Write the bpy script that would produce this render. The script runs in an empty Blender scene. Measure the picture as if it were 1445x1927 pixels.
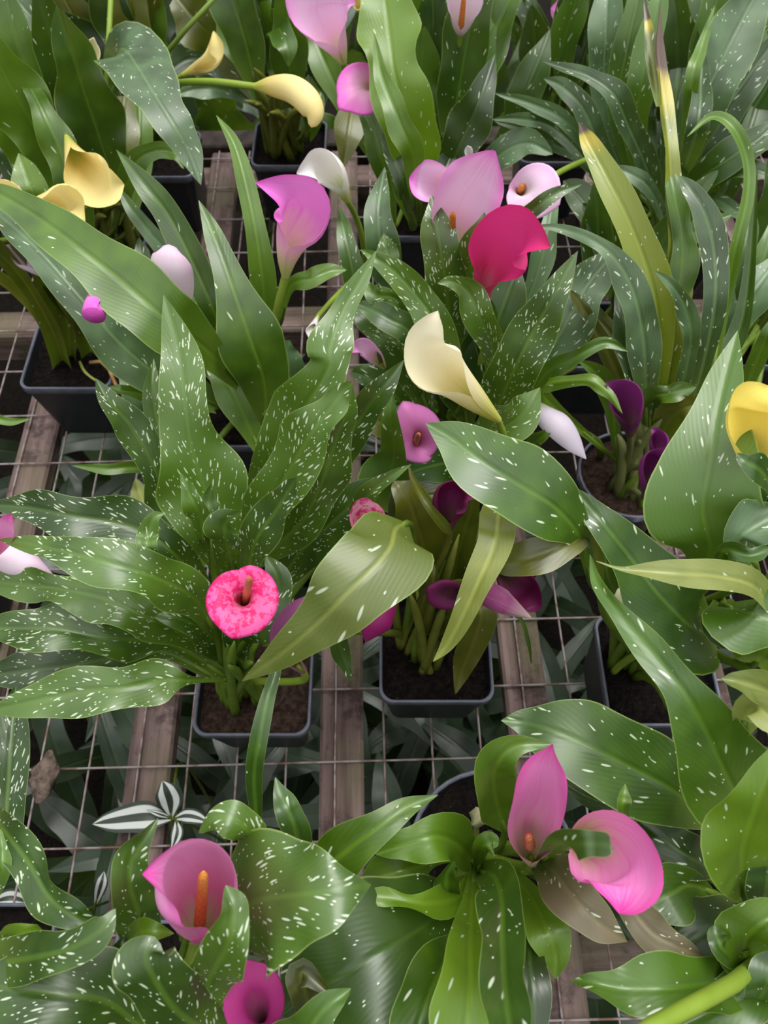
import bpy, math, random
from mathutils import Vector, Matrix, noise

# ------------------------------------------------------------------ camera, light, exposure
F, CX, CY, H, TH = 1400.0, 722.5, 963.5, 0.80, math.radians(60.6)
scene = bpy.context.scene
col = scene.collection
cam_d = bpy.data.cameras.new('camera')
cam_d.sensor_fit = 'VERTICAL'; cam_d.sensor_height = 36.0; cam_d.lens = F / 1927.0 * 36.0
cam_d.clip_start = 0.02; cam_d.clip_end = 50
cam = bpy.data.objects.new('camera', cam_d); col.objects.link(cam)
cam.location = (0, 0, H); cam.rotation_euler = (math.pi / 2 - TH, 0, 0)
scene.camera = cam
cam_d.dof.use_dof = True; cam_d.dof.focus_distance = .52; cam_d.dof.aperture_fstop = 11
scene.view_settings.view_transform = 'Standard'
scene.view_settings.look = 'None'
scene.view_settings.gamma = 1.0
scene.view_settings.use_curve_mapping = False
scene.view_settings.exposure = 0.45
world = bpy.data.worlds.new('overcast_sky'); scene.world = world
world.use_nodes = True
bg = world.node_tree.nodes['Background']
# overcast sky: brightest overhead, a third as bright towards the horizon, dim ground below it
_t = world.node_tree; _tc = _t.nodes.new('ShaderNodeTexCoord'); _sx = _t.nodes.new('ShaderNodeSeparateXYZ'); _cr = _t.nodes.new('ShaderNodeValToRGB')
_mr = _t.nodes.new('ShaderNodeMapRange'); _mr.inputs[1].default_value = -1
_t.links.new(_tc.outputs['Generated'], _sx.inputs[0]); _t.links.new(_sx.outputs[2], _mr.inputs[0]); _t.links.new(_mr.outputs[0], _cr.inputs[0]); _t.links.new(_cr.outputs[0], bg.inputs[0])
_e = _cr.color_ramp.elements; _e[0].position = .48; _e[0].color = (.03, .035, .03, 1); _e[1].position = 1.0; _e[1].color = (.98, .99, .98, 1)
_n = _e.new(.52); _n.color = (.25, .265, .26, 1)
bg.inputs[1].default_value = 1.25
sun_d = bpy.data.lights.new('sun', 'SUN'); sun_d.energy = 1.9; sun_d.angle = math.radians(40)
sun_d.color = (1.0, 0.98, 0.94)
sun = bpy.data.objects.new('sun', sun_d); col.objects.link(sun)
sun.rotation_euler = (math.radians(-14), math.radians(14), 0)

# ------------------------------------------------------------------ helpers
FWD = Vector((0, math.cos(TH), -math.sin(TH))); UPC = Vector((0, math.sin(TH), math.cos(TH)))
CAM = Vector((0, 0, H))
def at(px, py, hc):
    """point at height hc (cm above the bench) that the photograph shows at pixel px, py"""
    d = Vector(((px - CX) / F, 0, 0)) + UPC * ((CY - py) / F) + FWD
    return CAM + d * ((hc / 100.0 - H) / d.z)
def depth(P): return (P - CAM).dot(FWD)
def mpp(P): return depth(P) / F

rng = random.Random(7)
def srgb(r, g, b):
    f = lambda c: (c / 255 / 12.92) if c / 255 <= .04045 else ((c / 255 + .055) / 1.055) ** 2.4
    return (f(r), f(g), f(b), 1)

def link(name, me, mats, parent=None, smooth=True):
    if smooth:
        me.polygons.foreach_set('use_smooth', [True] * len(me.polygons))
    for m in (mats if isinstance(mats, (list, tuple)) else [mats]): me.materials.append(m)
    o = bpy.data.objects.new(name, me); col.objects.link(o)
    if parent: o.parent = parent
    return o
def mesh(name, verts, faces, uvs=None, uv2=None):
    me = bpy.data.meshes.new(name)
    me.from_pydata([tuple(v) for v in verts], [], faces); me.update()
    for nm, U in (('metric', uvs), ('norm', uv2)):
        if U:
            lay = me.uv_layers.new(name=nm)
            idx = [0] * len(me.loops); me.loops.foreach_get('vertex_index', idx)
            lay.data.foreach_set('uv', [c for i in idx for c in U[i]])
    return me
def tag(o, label, cat, group=None):
    o['label'] = label; o['category'] = cat
    if group: o['group'] = group
def empty(name, loc):
    o = bpy.data.objects.new(name, None); col.objects.link(o); o.location = loc
    o.empty_display_size = .03
    return o
def catmull(pts, n):
    """pts: list of tuples; n samples in all, centripetal-ish spacing by index"""
    k = len(pts); out = []
    P = [tuple(2 * a - b for a, b in zip(pts[0], pts[1]))] + list(pts) + [tuple(2 * a - b for a, b in zip(pts[-1], pts[-2]))]
    for i in range(n):
        t = i / (n - 1) * (k - 1); s = min(int(t), k - 2); t -= s
        p0, p1, p2, p3 = P[s:s + 4]
        out.append(tuple(.5 * (2 * b + (c - a) * t + (2 * a - 5 * b + 4 * c - d) * t * t + (3 * b - a - 3 * c + d) * t ** 3)
                         for a, b, c, d in zip(p0, p1, p2, p3)))
    return out
def tube(pts, radii, seg=8, flat=1.0):
    """swept tube through Vectors"""
    V, Fc, UV = [], [], []; n = len(pts); ref = None; s = 0
    for i, p in enumerate(pts):
        t = (pts[min(i + 1, n - 1)] - pts[max(i - 1, 0)]).normalized()
        if ref is None:
            ref = t.cross(Vector((0, .49, -.87)))
            if ref.length < .1: ref = t.cross(Vector((1, 0, 0)))
        ref = (ref - t * ref.dot(t)).normalized(); b = t.cross(ref)
        if i: s += (p - pts[i - 1]).length
        for j in range(seg):
            a = 2 * math.pi * j / seg
            V.append(p + (ref * math.cos(a) + b * math.sin(a) * flat) * radii[i]); UV.append((j / seg * .02, s))
    for i in range(n - 1):
        for j in range(seg):
            Fc.append((i * seg + j, i * seg + (j + 1) % seg, (i + 1) * seg + (j + 1) % seg, (i + 1) * seg + j))
    Fc.append(tuple(range(seg))[::-1]); Fc.append(tuple((n - 1) * seg + j for j in range(seg)))
    return V, Fc, UV

# ------------------------------------------------------------------ materials
class NT:
    def __init__(s, name):
        s.m = bpy.data.materials.new(name); s.m.use_nodes = True
        s.t = s.m.node_tree; s.t.nodes.clear()
        s.out = s.t.nodes.new('ShaderNodeOutputMaterial')
    def n(s, typ, **kw):
        nd = s.t.nodes.new(typ)
        for k, v in kw.items(): setattr(nd, k, v)
        return nd
    def put(s, sock, v):
        if isinstance(v, bpy.types.NodeSocket): s.t.links.new(v, sock)
        elif v is not None: sock.default_value = v
    def math(s, op, a, b=None, clamp=False):
        nd = s.n('ShaderNodeMath', operation=op, use_clamp=clamp); s.put(nd.inputs[0], a)
        if b is not None: s.put(nd.inputs[1], b)
        return nd.outputs[0]
    def mix(s, f, a, b, mode='MIX'):
        nd = s.n('ShaderNodeMix', data_type='RGBA', blend_type=mode); s.put(nd.inputs[0], f); s.put(nd.inputs[6], a); s.put(nd.inputs[7], b)
        return nd.outputs[2]
    def ramp(s, f, stops, interp='LINEAR'):
        nd = s.n('ShaderNodeValToRGB'); s.put(nd.inputs[0], f); cr = nd.color_ramp; cr.interpolation = interp
        while len(cr.elements) < len(stops): cr.elements.new(.5)
        for e, (p, c) in zip(cr.elements, stops): e.position = p; e.color = c if len(c) == 4 else (*c, 1)
        return nd.outputs[0]
    def smooth(s, v, a, b):
        nd = s.n('ShaderNodeMapRange', interpolation_type='SMOOTHSTEP'); s.put(nd.inputs[0], v)
        nd.inputs[1].default_value = a; nd.inputs[2].default_value = b
        return nd.outputs[0]
    def noise(s, vec, scale, detail=3, rough=.5):
        nd = s.n('ShaderNodeTexNoise'); s.put(nd.inputs['Vector'], vec); nd.inputs['Scale'].default_value = scale
        nd.inputs['Detail'].default_value = detail; nd.inputs['Roughness'].default_value = rough
        return nd.outputs[0]
    def bsdf(s, color, rough=.5, spec=.5, bump=None, trans=None, tcol=None, bstr=.3, bdist=.001, coat=0):
        p = s.n('ShaderNodeBsdfPrincipled'); s.put(p.inputs['Base Color'], color); s.put(p.inputs['Roughness'], rough)
        s.put(p.inputs['Specular IOR Level'], spec)
        if coat: p.inputs['Coat Weight'].default_value = coat; p.inputs['Coat Roughness'].default_value = .25
        if bump is not None:
            b = s.n('ShaderNodeBump'); b.inputs['Strength'].default_value = bstr; b.inputs['Distance'].default_value = bdist
            s.put(b.inputs['Height'], bump); s.t.links.new(b.outputs[0], p.inputs['Normal'])
        sh = p.outputs[0]
        if trans:
            tr = s.n('ShaderNodeBsdfTranslucent'); s.put(tr.inputs[0], tcol if tcol is not None else color)
            mx = s.n('ShaderNodeMixShader'); mx.inputs[0].default_value = trans
            s.t.links.new(sh, mx.inputs[1]); s.t.links.new(tr.outputs[0], mx.inputs[2]); sh = mx.outputs[0]
        s.t.links.new(sh, s.out.inputs[0]); return s.m

def leaf_mat(name, c1, c2, fleck=.5, size=1.0, rib=(1.5, 1.45, 1.2), rough=.30, trans=.17, burnt=0, edge=.5, veins=.5, spec=.95):
    """blade of a calla leaf: pale midrib, arching side veins, white flecks that run along the veins"""
    s = NT(name)
    uvm = s.n('ShaderNodeUVMap', uv_map='metric').outputs[0]; uvn = s.n('ShaderNodeUVMap', uv_map='norm').outputs[0]
    sm = s.n('ShaderNodeSeparateXYZ'); s.put(sm.inputs[0], uvm); sn = s.n('ShaderNodeSeparateXYZ'); s.put(sn.inputs[0], uvn)
    rnd = s.n('ShaderNodeObjectInfo').outputs['Random']
    x, y = sm.outputs[0], sm.outputs[1]; u, v = sn.outputs[0], sn.outputs[1]
    ax = s.math('ABSOLUTE', x); au = s.math('ABSOLUTE', s.math('SUBTRACT', s.math('MULTIPLY', u, 2.0), 1.0))
    side = s.math('GREATER_THAN', x, 0.0)
    # along / across the side veins
    ca, sa = math.cos(.28), math.sin(.28)
    p = s.math('SUBTRACT', s.math('MULTIPLY', ax, ca), s.math('MULTIPLY', y, sa))
    q = s.math('ADD', s.math('MULTIPLY', ax, sa), s.math('MULTIPLY', y, ca))
    wob = s.noise(uvm, 30, 2)
    col_n = s.math('ADD', s.math('MULTIPLY', wob, .7), s.math('MULTIPLY', rnd, .5))
    base = s.mix(s.smooth(col_n, .3, .8), c1, c2)
    vein = s.math('SINE', s.math('ADD', s.math('MULTIPLY', p, 2100.0), s.math('MULTIPLY', wob, 5.0)))
    base = s.mix(s.math('MULTIPLY', s.smooth(vein, .2, 1.0), .045 * veins), base, (*[min(1, a * 1.9) for a in c2[:3]], 1))
    # midrib
    ribf = s.math('SUBTRACT', 1.0, s.smooth(ax, .0004, .0022))
    ribf = s.math('MULTIPLY', ribf, s.math('SUBTRACT', 1.0, s.math('MULTIPLY', v, .8)))
    base = s.mix(s.math('MULTIPLY', ribf, .55), base, (min(1, c2[0] * rib[0] + .02), min(1, c2[1] * rib[1] + .03), c2[2] * rib[2] + .01, 1))
    # lighter, yellower foot of the blade
    base = s.mix(s.math('MULTIPLY', s.math('SUBTRACT', 1.0, s.smooth(v, 0, .22)), .35), base, srgb(140, 170, 60))
    # thin pale margin
    base = s.mix(s.math('MULTIPLY', s.smooth(au, .955, .995), edge), base, srgb(168, 190, 105))
    if fleck > 0:
        tot = None
        for k, (sx, sy, thr, r0, r1) in enumerate(((390 / size, 70 / size, fleck, .10, .22), (640 / size, 270 / size, fleck * .42, .12, .24))):
            cv = s.n('ShaderNodeCombineXYZ'); s.put(cv.inputs[0], s.math('ADD', s.math('MULTIPLY', p, sx), s.math('MULTIPLY', rnd, 913.0))); s.put(cv.inputs[1], s.math('ADD', s.math('MULTIPLY', q, sy), s.math('MULTIPLY', side, 57.5)))
            vo = s.n('ShaderNodeTexVoronoi', feature='F1'); s.put(vo.inputs['Vector'], cv.outputs[0]); vo.inputs['Scale'].default_value = 1
            vo.voronoi_dimensions = '2D'; vo.inputs['Randomness'].default_value = 1
            sc = s.n('ShaderNodeSeparateColor'); s.put(sc.inputs[0], vo.outputs['Color'])
            patch = s.math('MULTIPLY', s.smooth(s.noise(uvm, 38, 2), .32, .6), thr)
            on = s.math('LESS_THAN', sc.outputs[0], patch)
            dot = s.math('MULTIPLY', s.math('SUBTRACT', 1.0, s.smooth(vo.outputs['Distance'], r0 + .06, r1 + .08)), on)
            tot = dot if tot is None else s.math('MAXIMUM', tot, dot)
        tot = s.math('MULTIPLY', tot, s.smooth(ax, .0005, .002))
        base = s.mix(s.math('MULTIPLY', tot, .88), base, srgb(214, 226, 200))
    if burnt:
        e = s.math('ADD', v, s.math('MULTIPLY', s.math('SUBTRACT', wob, .5), .10))
        base = s.mix(s.smooth(e, burnt - .14, burnt - .02), base, srgb(186, 170, 50))
        base = s.mix(s.smooth(e, burnt, burnt + .05), base, srgb(88, 62, 52))
    bump = s.math('ADD', s.math('MULTIPLY', vein, .035), s.math('MULTIPLY', s.smooth(ax, 0, .004), 1.4))
    tc = s.mix(.5, base, srgb(150, 190, 40))
    return s.bsdf(base, s.math('ADD', rough, s.math('MULTIPLY', wob, .12)), spec, bump, trans, tc, bstr=.35, bdist=.0012)

G = srgb
LM = {
 'spk':   leaf_mat('speckled_leaf', G(37, 66, 9), G(78, 111, 29), 0.36, .9),
 'mid':   leaf_mat('sparsely_flecked_leaf', G(38, 71, 9), G(78, 114, 27), 0.1, 1.15),
 'plain': leaf_mat('plain_green_leaf', G(46, 77, 7), G(87, 122, 23), 0.015, 1.2),
 'strap': leaf_mat('blue_green_strap_leaf', G(43, 67, 29), G(92, 124, 80), 0.12, 1.05, rough=.34, veins=.7),
 'bright':leaf_mat('fresh_green_leaf', G(61, 94, 7), G(103, 138, 25), 0.07, 1.0, trans=.3),
 'olive': leaf_mat('olive_leaf', G(50, 57, 7), G(94, 97, 20), 0.02, 1.3, edge=.25),
 'pale':  leaf_mat('pale_green_leaf', G(98, 113, 47), G(147, 155, 84), 0.09, 1.6, trans=.3),
 'dark':  leaf_mat('dark_green_leaf', G(28, 50, 9), G(54, 83, 20), 0.07, 1.1),
 'lime':  leaf_mat('yellow_green_leaf', G(128, 138, 54), G(174, 182, 97), 0.03, 1.3, trans=.3),
 'burnt': leaf_mat('scorched_tip_leaf', G(73, 91, 12), G(123, 136, 29), 0.06, 1.1, burnt=.9),
 'burnt2': leaf_mat('long_scorched_tip_leaf', G(79, 94, 12), G(130, 138, 31), .04, 1.1, burnt=.76),
 'bronze':leaf_mat('bronze_green_leaf', G(74, 71, 44), G(118, 105, 78), .15, 1.0, rough=.5),
 'under': leaf_mat('shade_darkened_leaf', G(24, 40, 24), G(56, 74, 54), 0, 1, edge=.1, veins=1.0),  # greens darkened to carry the shade below and behind the bench
}
def petiole_mat(name, c1, c2):
    s = NT(name); tc = s.n('ShaderNodeTexCoord').outputs['Object']
    n_ = s.noise(tc, 40, 3)
    return s.bsdf(s.mix(n_, c1, c2), .45, .4, trans=.12)
PET = {'g': petiole_mat('petiole_green', G(72, 98, 22), G(120, 146, 48)), 'o': petiole_mat('petiole_olive', G(84, 92, 24), G(130, 134, 56)),
       'd': petiole_mat('petiole_dark', G(60, 76, 16), G(96, 112, 34)), 'l': petiole_mat('stem_lime', G(112, 142, 32), G(150, 172, 66)),
       'p': petiole_mat('petiole_purplish', G(96, 96, 60), G(132, 140, 80))}

def spathe_mats(name, throat, mid, rim, obase, otop, streak=.25, spots=None):
    """inner and outer skin of a spathe; colour is pigment running from throat to rim"""
    res = []
    for k, stops in enumerate((((0, obase), (.07, obase), (.24, otop), (.42, mid), (.66, mid), (1.0, rim)), ((0, throat), (.14, throat), (.34, mid), (.62, mid), (1.0, rim)), ((0, obase), (.12, obase), (.45, otop), (1.0, rim)))):
        s = NT(name + ('_sheet', '_inside', '_outside')[k])
        uvn = s.n('ShaderNodeUVMap', uv_map='norm').outputs[0]
        sn = s.n('ShaderNodeSeparateXYZ'); s.put(sn.inputs[0], uvn); u, v = sn.outputs[0], sn.outputs[1]
        cv = s.n('ShaderNodeCombineXYZ'); s.put(cv.inputs[0], s.math('MULTIPLY', u, 26.0)); s.put(cv.inputs[1], s.math('MULTIPLY', v, 1.6))
        st = s.noise(cv.outputs[0], 1.0, 4, .6)
        f = s.math('ADD', v, s.math('MULTIPLY', s.math('SUBTRACT', st, .5), streak))
        c = s.ramp(f, stops)
        au = s.math('ABSOLUTE', s.math('SUBTRACT', s.math('MULTIPLY', u, 2.0), 1.0))
        c = s.mix(s.math('MULTIPLY', s.math('MULTIPLY', s.smooth(au, .45, 1.0), s.smooth(v, .3, .6)), .6), c, rim)
        c = s.mix(s.math('MULTIPLY', s.smooth(st, .45, .75), .22), c, rim)
        if spots:
            tc = s.n('ShaderNodeTexCoord').outputs['Object']
            sp = s.noise(tc, 230, 3, .65); big = s.noise(tc, 60, 2)
            c = s.mix(s.math('MULTIPLY', s.smooth(s.math('ADD', sp, s.math('MULTIPLY', big, .5)), .70, .82), .9), c, spots)
        res.append(s.bsdf(c, .42, .3, st, (.26, .25, .25)[k], c, bstr=.25, bdist=.0008))
    return res
SM = {
 'rose':  spathe_mats('deep_rose_spathe', G(170, 80, 130), G(243, 138, 206), G(228, 58, 166), G(226, 200, 170), G(242, 160, 206), streak=.4),
 'pink':  spathe_mats('pink_spathe', G(170, 70, 130), G(247, 202, 239), G(236, 108, 212), G(214, 220, 140), G(248, 194, 222)),
 'pinkvivid': spathe_mats('vivid_pink_spathe', G(240, 150, 210), G(242, 142, 225), G(230, 96, 206), G(206, 214, 130), G(250, 200, 214)),
 'pinkdeep': spathe_mats('rose_spathe', G(150, 60, 110), G(244, 170, 221), G(230, 72, 178), G(226, 200, 170), G(240, 140, 192)),
 'hot':   spathe_mats('hot_pink_spathe', G(205, 60, 130), G(232, 66, 146), G(226, 48, 122), G(214, 120, 140), G(226, 66, 128)),
 'spot':  spathe_mats('spotted_pink_spathe', G(96, 20, 40), G(250, 186, 214), G(240, 90, 168), G(220, 190, 160), G(240, 120, 170), spots=G(226, 26, 110)),
 'blush': spathe_mats('blush_spathe', G(96, 24, 60), G(244, 224, 240), G(242, 196, 234), G(232, 226, 200), G(246, 226, 240)),
 'white': spathe_mats('white_spathe', G(210, 214, 150), G(244, 240, 236), G(246, 238, 246), G(196, 206, 96), G(244, 242, 232)),
 'lilac': spathe_mats('lilac_white_spathe', G(190, 180, 190), G(228, 216, 232), G(224, 210, 232), G(200, 200, 170), G(226, 214, 230)),
 'cream': spathe_mats('cream_spathe', G(236, 224, 150), G(250, 242, 212), G(250, 242, 214), G(214, 212, 96), G(248, 236, 180)),
 'yellow':spathe_mats('yellow_spathe', G(236, 206, 80), G(248, 226, 110), G(250, 230, 120), G(220, 206, 90), G(246, 222, 110)),
 'straw': spathe_mats('straw_yellow_spathe', G(232, 208, 110), G(246, 230, 164), G(246, 228, 150), G(196, 200, 90), G(240, 218, 140)),
 'purple':spathe_mats('purple_spathe', G(70, 14, 50), G(128, 46, 116), G(150, 64, 140), G(130, 100, 96), G(132, 54, 112)),
 'plum':  spathe_mats('dark_plum_spathe', G(50, 8, 32), G(94, 18, 62), G(124, 36, 92), G(120, 90, 84), G(126, 50, 98)),
 'magenta':spathe_mats('magenta_spathe', G(70, 10, 50), G(150, 34, 106), G(174, 52, 126), G(150, 90, 110), G(160, 44, 112)),
 'mauve': spathe_mats('mauve_spathe', G(110, 44, 84), G(178, 104, 156), G(196, 112, 174), G(150, 120, 110), G(212, 120, 180)),
 'faded': spathe_mats('faded_purple_spathe', G(110, 40, 90), G(170, 80, 140), G(224, 200, 196), G(120, 50, 90), G(180, 90, 150)),
}
def spadix_mat(name, c1, c2):
    s = NT(name); tc = s.n('ShaderNodeTexCoord').outputs['Object']
    vo = s.n('ShaderNodeTexVoronoi'); s.put(vo.inputs['Vector'], tc); vo.inputs['Scale'].default_value = 900
    return s.bsdf(s.mix(s.smooth(vo.outputs['Distance'], .1, .6), c1, c2), .7, .2, vo.outputs['Distance'], bstr=.6, bdist=.001)
SPX = {'o': spadix_mat('orange_spadix', G(240, 170, 84), G(206, 128, 56)), 'b': spadix_mat('salmon_spadix', G(232, 156, 112), G(200, 116, 84))}

def pot_mat():
    s = NT('black_plastic'); tc = s.n('ShaderNodeTexCoord').outputs['Object']
    n_ = s.noise(tc, 30, 4)
    return s.bsdf(s.mix(n_, G(24, 25, 29), G(40, 42, 49)), .42, .4)
def rim_mat():
    s = NT('worn_plastic_rim'); tc = s.n('ShaderNodeTexCoord').outputs['Object']
    n_ = s.noise(tc, 90, 4)
    return s.bsdf(s.mix(n_, G(58, 60, 72), G(112, 114, 130)), .5, .4)
def soil_mat(name, c1, c2):
    s = NT(name); tc = s.n('ShaderNodeTexCoord').outputs['Object']
    a = s.noise(tc, 160, 6, .75); b = s.noise(tc, 420, 3)
    c = s.mix(s.smooth(a, .35, .68), c1, c2)
    c = s.mix(s.smooth(b, .68, .74), c, G(104, 88, 72))
    return s.bsdf(c, .95, .1, a, bstr=1.0, bdist=.006)
POT, RIM = pot_mat(), rim_mat()
SOIL, SOILB, GROUND = soil_mat('potting_soil', G(16, 14, 14), G(40, 33, 30)), soil_mat('brown_peat', G(48, 36, 32), G(92, 72, 62)), soil_mat('shade_darkened_ground', G(20, 17, 15), G(40, 34, 30))  # GROUND is coloured extra dark to stand in for shade under the bench
def wood_mat():
    s = NT('weathered_wood'); tc = s.n('ShaderNodeTexCoord').outputs['Object']; rnd = s.n('ShaderNodeObjectInfo').outputs['Random']
    mp = s.n('ShaderNodeMapping'); s.put(mp.inputs[0], tc); mp.inputs['Scale'].default_value = (46, 3.2, 46)
    ad = s.n('ShaderNodeVectorMath', operation='ADD'); s.put(ad.inputs[0], mp.outputs[0])
    cv = s.n('ShaderNodeCombineXYZ'); s.put(cv.inputs[1], s.math('MULTIPLY', rnd, 40.0)); s.put(ad.inputs[1], cv.outputs[0])
    g = s.noise(ad.outputs[0], 1, 6, .65); st = s.noise(tc, 26, 5, .7); al = s.noise(tc, 9, 3)
    c = s.mix(s.smooth(g, .3, .7), G(74, 58, 56), G(134, 114, 110))
    c = s.mix(s.math('MULTIPLY', s.smooth(st, .5, .66), .7), c, G(52, 40, 42))
    c = s.mix(s.math('MULTIPLY', s.smooth(al, .45, .68), .5), c, G(94, 94, 62))
    return s.bsdf(c, .85, .2, g, bstr=.7, bdist=.003)
WOOD = wood_mat()
def wire_mat():
    s = NT('rusty_galvanised_wire'); tc = s.n('ShaderNodeTexCoord').outputs['Object']
    n_ = s.noise(tc, 60, 4)
    return s.bsdf(s.mix(s.smooth(n_, .4, .65), G(150, 140, 140), G(112, 84, 74)), .6, .4)
WIRE = wire_mat()
def simple(name, c1, c2, scale=50, rough=.8):
    s = NT(name); tc = s.n('ShaderNodeTexCoord').outputs['Object']
    n_ = s.noise(tc, scale, 5, .6); return s.bsdf(s.mix(s.smooth(n_, .3, .7), c1, c2), rough, .2, n_, bstr=.6, bdist=.003)
DARKWOOD = simple('dark_wood', G(34, 28, 26), G(62, 52, 46), 40)  # darker brown than the slats, for the far edge board
DRY = simple('dry_leaf', G(64, 54, 50), G(120, 104, 92), 120); HUSK = simple('withered_husk', G(150, 150, 110), G(196, 190, 150), 90)
TAN = simple('dead_petiole', G(140, 96, 52), G(190, 150, 96), 60)
def stripe_mat():
    s = NT('silver_striped_leaf'); sn = s.n('ShaderNodeSeparateXYZ'); s.put(sn.inputs[0], s.n('ShaderNodeUVMap', uv_map='norm').outputs[0])
    au = s.math('ABSOLUTE', s.math('SUBTRACT', s.math('MULTIPLY', sn.outputs[0], 2.0), 1.0))
    k = s.math('MULTIPLY', s.smooth(au, .22, .3), s.math('SUBTRACT', 1.0, s.smooth(au, .68, .78)))
    return s.bsdf(s.mix(k, G(52, 62, 50), G(212, 216, 214)), .4, .5, trans=.12)
STRIPE = stripe_mat()
# ------------------------------------------------------------------ builders
def leaf(plant, mat, data, roll=None, cup=None, wave=None, pet='g', root=None, name='leaf', dz=0, petr=(.0042, .0028), waves=None):
    """data: 'x,y,h,w' stations from foot to tip; pixel, height in cm above the bench, width in pixels"""
    st = [tuple(float(a) for a in q.split(',')) for q in data.split()]
    rows = []
    for x, y, h, w in st:
        P = at(x, y, h + dz); rows.append((P.x, P.y, P.z, w * mpp(P)))
    return blade(plant, LM[mat] if isinstance(mat, str) else mat, rows, roll, cup, wave, pet, root, name, petr, waves)

def blade(plant, mat, rows, roll=None, cup=None, wave=None, pet='g', root=None, name='leaf', petr=(.0042, .0028), waves=None, M=11):
    if roll is None: roll = rng.uniform(-16, 16)
    if cup is None: cup = rng.uniform(.12, .42)
    if wave is None: wave = rng.uniform(.08, .24)
    r0, r1 = roll if isinstance(roll, tuple) else (roll, roll)
    N = max(16, min(40, 5 * len(rows)))
    S = catmull(rows, N); pts = [Vector(q[:3]) for q in S]; W = [max(0.0004, q[3]) for q in S]
    W[-1] = .0003
    o = plant.location; V, UV, UN = [], [], []; s = 0; prev = None
    ph1, ph2 = rng.uniform(0, 6.28), rng.uniform(0, 6.28)
    length = sum((pts[i + 1] - pts[i]).length for i in range(N - 1))
    kw = waves or max(2.0, length / .07)
    us = [-1, -.86, -.62, -.36, -.12, 0, .12, .36, .62, .86, 1]
    for i, P in enumerate(pts):
        T = (pts[min(i + 1, N - 1)] - pts[max(i - 1, 0)]).normalized()
        hint = ((CAM - P).normalized() * .8 + Vector((0, 0, .35)))
        sd = T.cross(hint)
        if prev is not None and sd.length < .45 * hint.length:
            sd = sd + prev * .3
        sd.normalize()
        if prev is not None and sd.dot(prev) < -.2: sd = -sd
        if prev is not None: sd = (sd + prev * .6); sd = (sd - T * sd.dot(T)).normalized()
        prev = sd.copy()
        t = i / (N - 1); rr = math.radians(r0 + (r1 - r0) * t)
        sd = Matrix.Rotation(rr, 3, T) @ sd
        nn = sd.cross(T).normalized()
        hw = W[i] / 2 / max(.5, math.cos(rr))
        if i: s += (P - pts[i - 1]).length
        foot = min(1, t / .15)
        for u in us:
            a = abs(u); ph = ph1 if u < 0 else ph2
            wv = wave * math.sin(2 * math.pi * kw * t + ph) * a * a * min(1, 4 * t) * min(1, 5 * (1 - t))
            off = hw * (cup * (1.6 - .6 * foot) * (a ** 1.35) + wv)
            wd = u * hw * (1 + (.04 + .55 * wave) * math.sin(2 * math.pi * kw * .83 * t + ph * 2) * min(1, 4 * t) * min(1, 4 * (1 - t)))
            V.append(P - o + sd * wd + nn * off); UV.append((u * hw, s)); UN.append(((u + 1) / 2, t))
    Fc = [(i * M + j, i * M + j + 1, (i + 1) * M + j + 1, (i + 1) * M + j) for i in range(N - 1) for j in range(M - 1)]
    ob = link(name, mesh(name, V, Fc, UV, UN), mat, plant)
    if pet:
        A = Vector(root) if root is not None else plant_root(plant)
        B = pts[0]; T0 = (pts[2] - pts[0]).normalized(); d = (B - A).length
        if d > .006:
            C1 = A + Vector((rng.uniform(-.1, .1), rng.uniform(-.1, .1), 1)).normalized() * d * .4
            C2 = B - T0 * d * .3
            ps, rs = [], []
            for i in range(11):
                t = i / 10; ps.append(A * (1 - t) ** 3 + C1 * 3 * t * (1 - t) ** 2 + C2 * 3 * t * t * (1 - t) + B * t ** 3 - o)
                rs.append(petr[0] * (1 - t) + petr[1] * t)
            ps.append(pts[2] - o); rs.append(petr[1] * .6)
            v, f, uv = tube(ps, rs, 8)
            link('petiole', mesh('petiole', v, f, uv), PET[pet], ob)
    return ob

ROOT = {}
def plant_root(plant):
    r, spread = ROOT[plant.name]
    a, q = rng.uniform(0, 6.28), spread * math.sqrt(rng.random())
    return r + Vector((math.cos(a) * q, math.sin(a) * q, -.004))

def rsq(half, n=40, rad=.26, ang=0):
    """rounded square outline, half size half"""
    out = []; r = half * rad; c = half - r; q = n // 4
    for k, (sx, sy) in enumerate(((1, 1), (-1, 1), (-1, -1), (1, -1))):
        for j in range(q):
            a = math.pi / 2 * (k + j / (q - 1)); out.append((sx * c + r * math.cos(a), sy * c + r * math.sin(a)))
    return [(x * math.cos(ang) - y * math.sin(ang), x * math.sin(ang) + y * math.cos(ang)) for x, y in out]

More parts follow.
